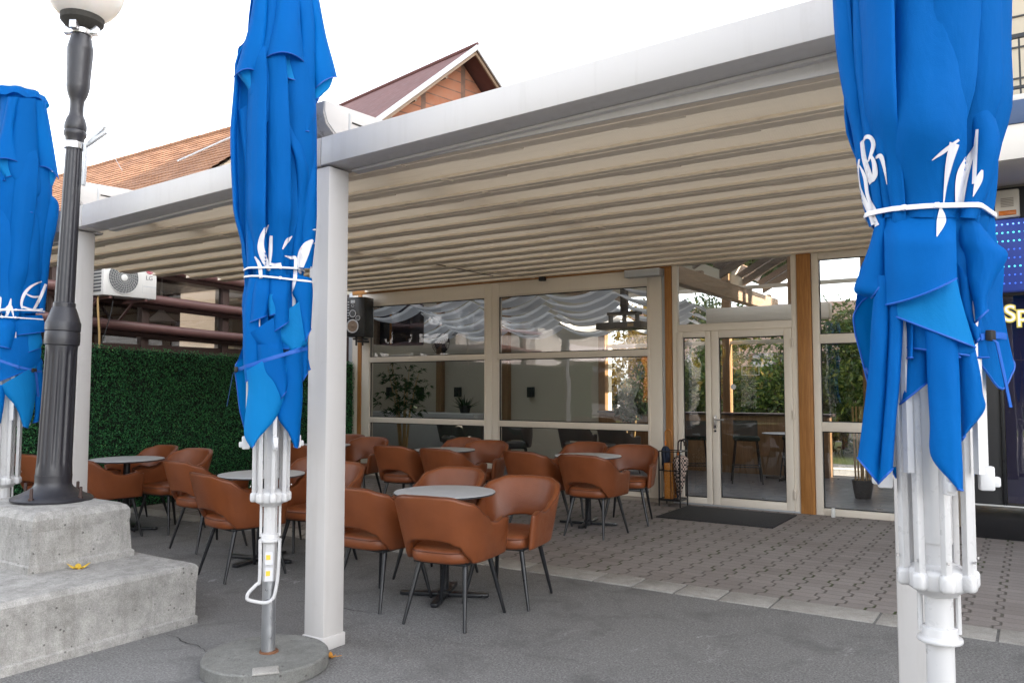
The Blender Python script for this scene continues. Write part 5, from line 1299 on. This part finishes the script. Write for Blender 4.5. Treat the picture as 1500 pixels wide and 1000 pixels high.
for k in range(6): s_.box(-.235, -.125, 9.256, 9.263, 3.30+k*.016, 3.308+k*.016)
s_.build('siren_grille', M['sill'], sr)
tag(MB().tube(crom([(-.29, 9.33, 3.24), (-.42, 9.33, 3.235), (-.56, 9.335, 3.22)], 5), .012, 8).build('conduit', M['frame']), 'short pale conduit running left from the alarm siren', 'conduit')
led = thing('led_sign', 'navy LED sign panel with rows of blue and turquoise dots', 'sign', (0, 9.25, 2.45))
MB().box(-.335, .45, 9.20, 9.33, 2.45, 3.165).build('panel', M['ledpanel'], led, bevel=.012)
rows_ = ('b', 'c', 'c', 'd', 'd', 'c', 'd', 'd')
for kind in 'bcd':
    q = MB()
    for r_, kd in enumerate(rows_):
        if kd != kind: continue
        for c_ in range(16):
            dd = MB().lathe([(.0085, 0), (.006, .004), (0, .005)], 10); q.add(dd, Matrix.Translation((-.275+.047*c_, 9.199, 3.115-.084*r_)) @ Matrix.Rotation(R(90), 4, 'X'))
    q.build('dot_row', M['led'+kind], led)
ns = thing('neon_sign', 'yellow and white neon style letters in the dark shop window', 'sign', (-.24, 9.34, 2.12))
for nm, of, mt_, yy in (('letter_outline', .013, 'neony', 9.362), ('letter_face', 0, 'neon', 9.354)):
    tm = textmesh('Sp', .23, .003, of); q = MB(); q.add(tm, Matrix.Translation((-.245, yy, 2.165)) @ Matrix.Rotation(R(90), 4, 'X')); q.build(nm, M[mt_], ns)

# ---------------------------------------------------------------- facade furniture
spk = thing('wall_speaker', 'black three-way wall loudspeaker with pale cone rings at the left end of the cafe front', 'speaker', (-9.5, 9.8, 2.3))
rz_ = R(14); SC = Vector((-9.46, 9.74, 2.68)); fw = Vector((math.sin(rz_), -math.cos(rz_), 0)); sd_ = Vector((math.cos(rz_), math.sin(rz_), 0))
MB().rbox(tuple(SC), (.36, .30, .66), rz_).build('cabinet', M['black'], spk, bevel=.012)
for (ox, oz, r_, mt_) in ((-.045, -.155, .115, 'rail'), (-.045, .055, .062, 'rail'), (.055, -.02, .042, 'rail'), (-.045, .19, .028, 'rail')):
    c = SC+fw*.151+sd_*ox+Vector((0, 0, oz)); MX = Matrix.Translation(c) @ Matrix.Rotation(rz_, 4, 'Z') @ Matrix.Rotation(R(90), 4, 'X')
    q = MB(); q.add(MB().lathe([(r_, 0), (r_, .01), (r_*.84, .010), (r_*.80, .004)], 36), MX); dr = q.build('driver_ring', M[mt_], spk)
    q = MB(); q.add(MB().lathe([(r_*.8, .005), (r_*.74, .007), (r_*.35, -.0), (r_*.3, .004), (0, .012)], 36), MX); q.build('driver_cone', M['acgrille'] if r_ < .1 else M['beam'], dr)
q = MB()
for k in range(7): q.rbox(tuple(SC+fw*.152+sd_*-.13+Vector((0, 0, .25-.045*k))), (.03, .004, .014), rz_)
q.rbox(tuple(SC+fw*.152+sd_*-.045+Vector((0, 0, .255))), (.08, .004, .05), rz_); q.build('front_panel_print', M['zinc'], spk)
q = MB(); q.rbox(tuple(SC+Vector((0, .02, -.36))), (.2, .16, .03), rz_)
for s in (-.06, .06): q.rbox(tuple(SC+sd_*s+Vector((0, .0, -.40))), (.025, .03, .14), rz_)
q.rbox(tuple(SC+Vector((0, .09, -.40))), (.12, .2, .03), rz_); q.build('speaker_bracket', M['black'], spk, bevel=.004)
tag(MB().box(-4.62, -4.11, 9.80, 9.95, 2.99, 3.09).build('air_curtain', M['zinc'], bevel=.01), 'small grey metal box under the pergola roof beside the door', 'box')
tag(MB().box(-6.03, -5.93, 9.88, 9.94, 3.06, 3.12).build('ceiling_sensor', M['black'], bevel=.01), 'tiny black sensor on the timber beam above the window', 'sensor')
# doormat
mt = MB().rbox((-3.06, 9.22, .012), (1.34, 1.02, .016)); tag(mt.build('doormat', M['mat'], bevel=.005), 'black rubber doormat in front of the glass door', 'doormat')
# umbrella stand
us = thing('umbrella_stand', 'black wire umbrella stand with a wooden panel beside the door', 'umbrella stand', (-3.92, 9.70, 0))
q = MB(); sx0, sx1, sy0, sy1 = -4.05, -3.77, 9.58, 9.83
for x in (sx0, sx1):
    for y in (sy0, sy1): q.box(x-.007, x+.007, y-.007, y+.007, .004, .70)
for z in (.09, .45, .69):
    for x in (sx0, sx1): q.box(x-.006, x+.006, sy0, sy1, z, z+.012)
    for y in (sy0, sy1): q.box(sx0, sx1, y-.006, y+.006, z, z+.012)
for k in range(1, 7):
    if k in (2, 3): continue
    x = lerp(sx0, sx1, k/7); q.box(x-.003, x+.003, sy0-.003, sy0+.003, .09, .69)
q.box(sx0, sx1, sy0, sy1, .075, .088); q.build('wire_frame', M['black'], us)
MB().box(-3.985, -3.885, 9.59, 9.81, .10, .55).build('wood_panel', M['hook'], us, bevel=.004)
def brolly(name, x, y, z0, z1, lean, mat, hk, label, wide=.05):
    t = thing(name, label, 'umbrella', (x, y, z0), 0, 'umbrellas in the stand')
    ax = Vector((lean[0], lean[1], 1)); P = lambda z, dx=0, dy=0: (x+ax.x*(z-z0)+dx, y+ax.y*(z-z0)+dy, z)
    rows = []; H = z1-z0
    for f, r_ in ((0, .008), (.1, .018), (.35, .6*wide), (.6, .85*wide), (.8, wide), (.88, .95*wide), (.93, .6*wide), (.95, .012)):
        rows.append([P(z0+H*f, r_*(1+.18*math.sin(8*a+f*5))*math.cos(a), r_*(1+.18*math.sin(8*a+f*5))*math.sin(a)) for a in [2*PI*k/48 for k in range(48)]])
    q = MB(); q.grid(rows, cu=True); q.build('folded_cloth', mat, t, fix=False, ang=70)
    hz_ = z1; hr = .042
    pts = [P(z0+H*.93), P(hz_), P(hz_+.10)]
    c = Vector(P(hz_+.13)); 
    for k in range(9):
        a = PI-PI*k/8; pts.append((c.x+hr+hr*math.cos(a), c.y, c.z+hr*math.sin(a)))
    pts.append((c.x+2*hr, c.y, c.z-.03)); MB().tube(pts, .0105, 8).build('crook_handle', hk, t)
    MB().tube([P(z1-.02), P(z1+.03)], .0135, 8).build('ferrule', M['amber'] if mat == M['navycloth'] else M['steel'], t)
brolly('umbrella', -4.005, 9.72, .10, .79, (-.02, .01), M['navycloth'], M['hook'], 'folded navy umbrella with a varnished orange crook handle in the stand', .05)
brolly('umbrella', -3.875, 9.76, .10, .66, (.01, .03), M['navycloth'], M['brownwood'], 'folded dark umbrella with a dark crook handle in the stand', .03)
brolly('umbrella', -3.81, 9.66, .10, .68, (.04, .0), M['check'], M['black'], 'folded black and pink checkered umbrella in the stand', .085)
tag(MB().box(-2.03, -1.99, 9.83, 9.87, .004, .11).build('door_stop', M['whitepaint'], bevel=.006), 'small white stub standing on the paving under the right window', 'stub')
# ---------------------------------------------------------------- inside
def plant(name, x, y, h, cr, cz, n, size, label, pot=True, canes=3, up=False, mat='plant'):
    t = thing(name, label, 'plant', (x, y, .012))
    if pot: MB().lathe([(.15, .012), (.20, .30), (.205, .34), (.185, .34), (.17, .30), (0, .30)], 28, (x, y, 0)).build('pot', M['terracotta'], t)
    for k in range(canes):
        a = 2*PI*k/max(1, canes); MB().tube([(x+.05*math.cos(a), y+.05*math.sin(a), .3), (x+.10*math.cos(a), y+.07*math.sin(a), h*.6), (x+.16*math.cos(a+.4), y+.12*math.sin(a), h*.92)], [.018, .015, .008], 8).build('stem', M['cane'], t)
    f = MB()
    def fp():
        while True:
            v = Vector((random.uniform(-1, 1), random.uniform(-1, 1), random.uniform(-1, 1)))
            if v.length < 1 and mnoise.noise((v.x*2.5+x, v.y*2.5, v.z*2.5)) > -.22: break
        return (x+v.x*cr, y+v.y*cr*.8, cz+v.z*(h-cz)), None
    leaves(f, n, fp, size); f.build('foliage', M[mat], t, fix=False, hard=True); return t
random.seed(4)
bam = thing('bamboo_plant', 'tall leafy bamboo plant behind the left cafe window', 'plant', (-10.1, 11.6, .012))
MB().lathe([(.15, .012), (.20, .30), (.205, .34), (.185, .34), (.17, .30), (0, .30)], 28, (-10.1, 11.6, 0)).build('pot', M['terracotta'], bam)
bf = MB(); bf.tint = []
for k in range(7):
    a = 2*PI*k/7; tp = Vector((-10.1+.34*math.cos(a), 11.6+.26*math.sin(a), random.uniform(1.65, 2.0))); bs = Vector((-10.1+.06*math.cos(a), 11.6+.06*math.sin(a), .3))
    MB().tube([tuple(bs), tuple(bs.lerp(tp, .5)-Vector((.05*math.cos(a), .05*math.sin(a), 0))), tuple(tp)], [.017, .013, .004], 8).build('stem', M['cane'], bam)
    for q in range(26):
        f_ = random.uniform(.45, 1.0); c = bs.lerp(tp, f_)+Vector((random.gauss(0, .13), random.gauss(0, .13), random.gauss(0, .06)))
        od = Vector((random.gauss(math.cos(a), .8), random.gauss(math.sin(a), .8), random.uniform(-.1, .5))).normalized()
        for l_ in range(7):
            d = (od+Vector((random.gauss(0, .55), random.gauss(0, .55), random.gauss(-.25, .35)))).normalized(); ln = random.uniform(.08, .15); e = d.cross(Vector((random.gauss(0, 1), random.gauss(0, 1), random.gauss(0, 1)))).normalized()*ln*.09
            b = len(bf.v); bf.v += [tuple(c), tuple(c+d*ln*.4+e), tuple(c+d*ln+Vector((0, 0, -.02))), tuple(c+d*ln*.4-e)]; bf.face([b, b+1, b+2, b+3]); bf.tint.append(random.random())
bf.build('foliage', M['plant'], bam, fix=False, hard=True)
plant('pot_plant', -6.3, 13.6, 1.5, .33, 1.18, 700, .06, 'small round green pot plant behind the second window', True, 2)
ag = thing('agave_plant', 'spiky agave like plant inside behind the left window, beside the mullion', 'plant', (-10.5, 14.1, .95)); q = MB()
for k in range(26):
    a = random.uniform(0, 2*PI); e = random.uniform(.25, 1.2); l = random.uniform(.3, .5); d = Vector((math.cos(a)*math.sin(e), math.sin(a)*math.sin(e), math.cos(e)))
    p0 = Vector((-10.5, 14.1, 1.0)); q.tube([p0, p0+d*l*.5, p0+d*l+Vector((0, 0, -.04))], [.022, .02, .002], 4, flat=(1, .3))
q.build('leaf_rosette', M['plant'], ag); MB().lathe([(.10, .95), (.14, 1.12), (0, 1.12)], 20, (-10.5, 14.1, 0)).build('pot', M['terracotta'], ag)
bp2 = thing('cane_pot', 'black pot of bare bamboo canes behind the right-hand window', 'plant', (-2.0, 11.7, .012))
MB().lathe([(.10, .012), (.135, .22), (.14, .26), (.12, .26), (.11, .23), (0, .23)], 28, (-2.0, 11.7, 0)).build('pot', M['terracotta'], bp2)
for k in range(6): MB().tube([(-2.08+.032*k, 11.66+.03*(k % 3), .2), (-2.10+.04*k, 11.66+.03*(k % 3), 1.25)], .013, 8).build('cane', M['cane'], bp2)
fan = thing('wall_fan', 'black round fan mounted on the inner post behind the left window', 'fan', (-11.3, 14.3, 2.5)); FC = Vector((-11.15, 14.05, 2.52)); q = MB()
for r_ in (.25, .2, .15, .1, .05): q.tube([(FC.x+r_*math.cos(a), FC.y-.05*(1-(r_/.25)**2), FC.z+r_*math.sin(a)) for a in [2*PI*k/32 for k in range(32)]], .006, 5, closed=True)
for k in range(24):
    a = 2*PI*k/24; q.tube([(FC.x+r_*math.cos(a), FC.y-.05*(1-(r_/.25)**2), FC.z+r_*math.sin(a)) for r_ in (.05, .15, .25)], .004, 5)
q.build('fan_guard', M['black'], fan); q = MB()
for k in range(4):
    a = PI/2*k; q.grid([[(FC.x+r_*math.cos(a+u), FC.y+.03+.04*u, FC.z+r_*math.sin(a+u)) for u in (0, .4, .8)] for r_ in (.04, .13, .22)])
q.build('fan_blades', M['black'], fan, fix=False); q = MB(); q.tube([(FC.x, FC.y+.04, FC.z), (FC.x, FC.y+.14, FC.z), (FC.x-.02, FC.y+.16, FC.z-.35), (FC.x-.25, 14.34, FC.z-.4)], .03, 10); q.build('fan_arm', M['black'], fan)
tv = thing('hanging_speaker', 'large dark box with a yellow strip hanging inside at the top of the left window', 'speaker', (-10.2, 11.5, 2.3))
MB().rbox((-10.15, 11.6, 2.72), (.70, .5, .80), R(8)).build('cabinet', plain('dark_case', (.012,.013,.022), .5), tv, bevel=.03); MB().rbox((-10.2, 11.335, 2.72), (.035, .02, .8), R(8)).build('yellow_strip', M['hook'], tv)
MB().tube([(-10.15, 11.6, 3.1), (-10.15, 11.6, 3.45)], .02, 8).build('hanger', M['black'], tv); MB().rbox((-10.5, 11.3, 2.68), (.10, .2, .72), R(8)).build('cable_bundle', M['beam'], tv, bevel=.03)
pj = thing('projector', 'black projector hung on a ceiling pole behind the second window', 'projector', (-5.4, 11.5, 2.5))
MB().box(-5.475, -5.365, 11.46, 11.54, 2.70, 3.5).build('pole', M['black'], pj, bevel=.004); q = MB(); q.box(-5.68, -5.16, 11.4, 11.6, 2.655, 2.70)
for x in (-5.66, -5.42, -5.2): q.box(x-.012, x+.012, 11.44, 11.56, 2.52, 2.66)
q.build('mount', M['black'], pj); MB().box(-5.81, -5.02, 11.25, 11.7, 2.42, 2.53).build('case', M['black'], pj, bevel=.02); MB().box(-5.25, -5.15, 11.243, 11.252, 2.45, 2.50).build('label_plate', M['cane'], pj)
for i, (x, lab) in enumerate(((-13.0, 'black wall light inside, left of the bamboo plant'), (-12.05, 'black wall light inside, just right of the bamboo plant'), (-10.95, 'black wall light inside, right of the inner post'), (-9.0, 'black wall light inside behind the left part of the second window'))):
    tag(MB().box(x-.06, x+.06, 14.36, 14.5, 1.30, 1.52).build('wall_light', M['black'], bevel=.008), lab, 'wall light', 'wall lights inside')
pe = MB().lathe([(.20, 2.62), (.15, 2.68), (.05, 2.86), (.012, 2.88), (.008, 3.6)], 24, (-10.25, 13.6, 0)); tag(pe.build('pendant_lamp', M['plasticwhite']), 'white conical pendant lamp inside near the fan', 'lamp')
def stool(x, y, rz, lab, first=[None]):
    if first[0] is None:
        t = thing('bar_stool', lab, 'bar stool', (x, y, .012), rz, 'stools inside the door')
        MB().box(-.2, .2, -.19, .19, .66, .73).build('seat', plain('green_velvet', (.012,.03,.026), .8), t, w=False, bevel=.025, seg=3)
        rows = [[(.19*math.sin(u), -.17-.05*math.cos(u)-.02*zz, .73+zz*.24) for u in [R(-80+16*k) for k in range(11)]] for zz in (0, .5, 1)]
        q = MB(); q.grid(rows); q.grid([[(a, b-.03, c) for a, b, c in r] for r in rows]); q.build('backrest', M['greyfab'], t, w=False, fix=False)
        for sx in (-1, 1):
            for sy in (-1, 1): MB().tube([(.16*sx, .15*sy, .66), (.23*sx, .22*sy, 0)], [.014, .011], 8).build('leg', M['black'], t, w=False)
        MB().tube([(-.2, -.19, .26), (.2, -.19, .26), (.2, .19, .26), (-.2, .19, .26)], .009, 6, closed=True).build('footrest', M['black'], t, w=False); first[0] = t
    else: dup(first[0], (x, y, .012), rz, lab)
stool(-3.85, 12.6, R(200), 'dark bar stool with green seat behind the door glass, nearest the handle')
stool(-3.15, 13.1, R(150), 'dark bar stool behind the right part of the door glass')
stool(-4.6, 12.4, R(30), 'dark bar stool behind the narrow left door leaf')
stool(-1.95, 13.2, R(90), 'dark bar stool behind the right-hand window near the cane pot')
# ---------------------------------------------------------------- garden behind, trees and the far side of the street
struct(MB().g([[(-22, 15.6, .006), (6, 15.6, .006)], [(-22, 16.7, .006), (6, 16.7, .006)]]).build('pavement', M['kerb'], hard=True, fix=False) if False else (lambda m: (m.grid([[(-22, 15.6, .006), (6, 15.6, .006)], [(-22, 16.7, .006), (6, 16.7, .006)]]), m)[1])(MB()).build('pavement', M['kerb'], hard=True, fix=False))
def sheet(name, mat, x0, x1, y0, y1, z, kind='structure'):
    m = MB(); m.grid([[(x0, y0, z), (x1, y0, z)], [(x0, y1, z), (x1, y1, z)]]); return struct(m.build(name, mat, hard=True, fix=False), kind)
sheet('lawn', M['grass'], -22, 6, 16.7, 23.5, .009)
sheet('front_lawn', M['grass'], -30, 30, -13.5, -9.5, .009); sheet('front_pavement', M['kerb'], -30, 30, -9.5, -7.5, .006)
def tree(name, x, y, h, cr, mat, label, n=1800, size=.16, trunk=.14, low=.35, seed=0):
    random.seed(seed+int(x*10)); t = thing(name, label, 'tree', (x, y, 0), 0, 'trees round the cafe')
    tr = MB(); tr.tube([(x, y, 0), (x+.08, y, h*.3), (x, y+.05, h*.62), (x+.1, y, h*.85)], [trunk, trunk*.75, trunk*.5, trunk*.15], 10)
    cl = []
    for k in range(9):
        a = random.uniform(0, 2*PI); e = random.uniform(.15, 1); zz = lerp(h*low, h*.92, e); rr_ = cr*random.uniform(.35, .9)*math.sin(PI*min(.95, .25+e*.7))
        p = Vector((x+rr_*math.cos(a), y+rr_*math.sin(a), zz)); cl.append((p, cr*random.uniform(.28, .5)))
        tr.tube([(x, y, zz*.6), tuple(Vector((x, y, zz*.8)).lerp(p, .5)), tuple(p)], [trunk*.35, trunk*.22, trunk*.06], 6)
    tr.build('trunk', M['bark'], t); f = MB()
    def fp():
        c, r_ = random.choice(cl); v = Vector((random.gauss(0, .5), random.gauss(0, .5), random.gauss(0, .42))); return tuple(c+v*r_*1.2), None
    leaves(f, n, fp, size); f.build('crown', M[mat], t, fix=False, hard=True)
tree('autumn_tree', -13.4, 4.6, 5.2, 2.0, 'autumn', 'yellow autumn tree seen through the neighbour glazing at the left edge', 2600, .12, .12)
tree('autumn_tree', -18.5, 8.5, 5.0, 2.2, 'autumn', 'yellow autumn tree behind the brown railed building', 2600, .12, .12)
tree('garden_tree', -9.2, 21.5, 4.2, 1.6, 'autumn', 'yellow leafed tree seen through the narrow door leaf', 4500, .07, .1, .05)
for i, (x, y, h, lab) in enumerate(((-7.0, 20.5, 3.6, 'green garden tree seen through the door glass'), (-5.2, 19.6, 3.0, 'green shrub like tree seen through the right part of the door'), (-3.9, 20.6, 3.4, 'green garden tree seen through the right-hand window'), (-2.4, 19.4, 2.8, 'low green tree behind the right-hand window'), (-8.3, 23, 4.4, 'green tree farthest back in the garden'), (-0.6, 21, 3.6, 'green garden tree at the right end of the garden'))):
    tree('garden_tree', x, y, h, 1.5, 'green', lab, 5200, .07, .09, .05)
random.seed(77)
def shrub(x, y, h, r, mat, label):
    t = thing('garden_shrub', label, 'shrub', (x, y, 0), 0, 'shrubs in the garden behind the cafe'); f = MB()
    for k in range(5): MB().tube([(x, y, 0), (x+.15*math.cos(k*1.3), y+.15*math.sin(k*1.3), h*.4), (x+.45*r*math.cos(k*1.3), y+.45*r*math.sin(k*1.3), h*.8)], [.03, .02, .006], 6).build('stem', M['bark'], t)
    def fp():
        while True:
            v = Vector((random.uniform(-1, 1), random.uniform(-1, 1), random.uniform(-1, 1))); q = 1+.35*mnoise.noise((v.x*2+x, v.y*2, v.z*2+y))
            if v.length < q and mnoise.noise((v.x*3.2+x*2, v.y*3.2, v.z*3.2)) > -.25: break
        return (x+v.x*r, y+v.y*r*.7, h*.5+v.z*h*.5), None
    leaves(f, 3600, fp, .075); f.build('foliage', M[mat], t, fix=False, hard=True)
for x, y, h, r, m_, lab in ((-10.4, 19.8, 2.6, 1.1, 'autumn', 'yellow shrub in the garden at the left, seen through the narrow door leaf'), (-8.4, 20.2, 2.2, 1.2, 'green', 'green shrub beside the yellow one in the garden behind the door'), (-6.4, 19.2, 2.3, 1.15, 'green', 'green shrub in the garden seen in the middle of the door'), (-4.6, 19.6, 2.0, 1.1, 'green', 'green shrub in the garden seen behind the timber post'), (-3.0, 18.8, 2.1, 1.1, 'green', 'green shrub in the garden behind the right-hand window'), (-1.4, 19.5, 2.4, 1.2, 'green', 'green shrub at the right end of the garden, above the cane pot')): shrub(x, y, h, r, m_, lab)
ob = thing('pink_building', 'pale pink building across the garden behind the cafe', 'building', (-6, 30, 0))
MB().box(-14, 1.6, 30, 36, 0, 4.6).build('building_wall', M['pinkrender'], ob)
for x in (-12, -9, -6, -3): MB().box(x, x+1.4, 29.95, 30.1, 1.2, 2.8).build('building_window', M['darkglass'], ob, bevel=.02)
# across the street, behind the camera (seen only mirrored in the glass)
fb = thing('shop_row', 'pale shop building across the street, mirrored in the cafe windows', 'building', (-20, -19, 0))
MB().box(-29, -13.2, -24, -18, 0, 8.5).build('row_wall', M['render'], fb)
for k in range(5): MB().box(-28+3*k, -26.2+3*k, -18.05, -17.9, 4.2, 6.2).build('row_window', M['darkglass'], fb, bevel=.02)
for k in range(4): MB().box(-28+3.6*k, -25.4+3.6*k, -18.05, -17.9, .4, 2.8).build('shop_pane', M['darkglass'], fb, bevel=.02)
q = MB(); q.prism([(-18, 3.6), (-16.4, 3.1), (-16.4, 2.95), (-18, 3.4)], -28.5, -17.4, 'x'); q.build('awning', M['awning'], fb)
MB().box(-16.9, -15.7, -17.98, -17.85, .8, 3.4).build('poster', M['orangesign'], fb)
MB().box(-13.1, -10.5, -26, -20, 0, 5).build('annex_wall', M['pinkrender'], fb)
for (x, y, h, m_, lab) in ((-11.5, -14, 6.5, 'autumn', 'yellow street tree across the road, mirrored in the second window'), (-8.0, -15, 6.0, 'green', 'green street tree across the road, mirrored in the door'), (-4.8, -13.5, 6.5, 'green', 'green street tree across the road, mirrored in the right window'), (-7.2, -22, 7, 'green', 'green street tree farthest away across the road'), (-1.5, -18, 7, 'green', 'green street tree at the right end across the road')):
    tree('street_tree', x, y, h, 2.4, m_, lab, 1600, .2, .16, .3)
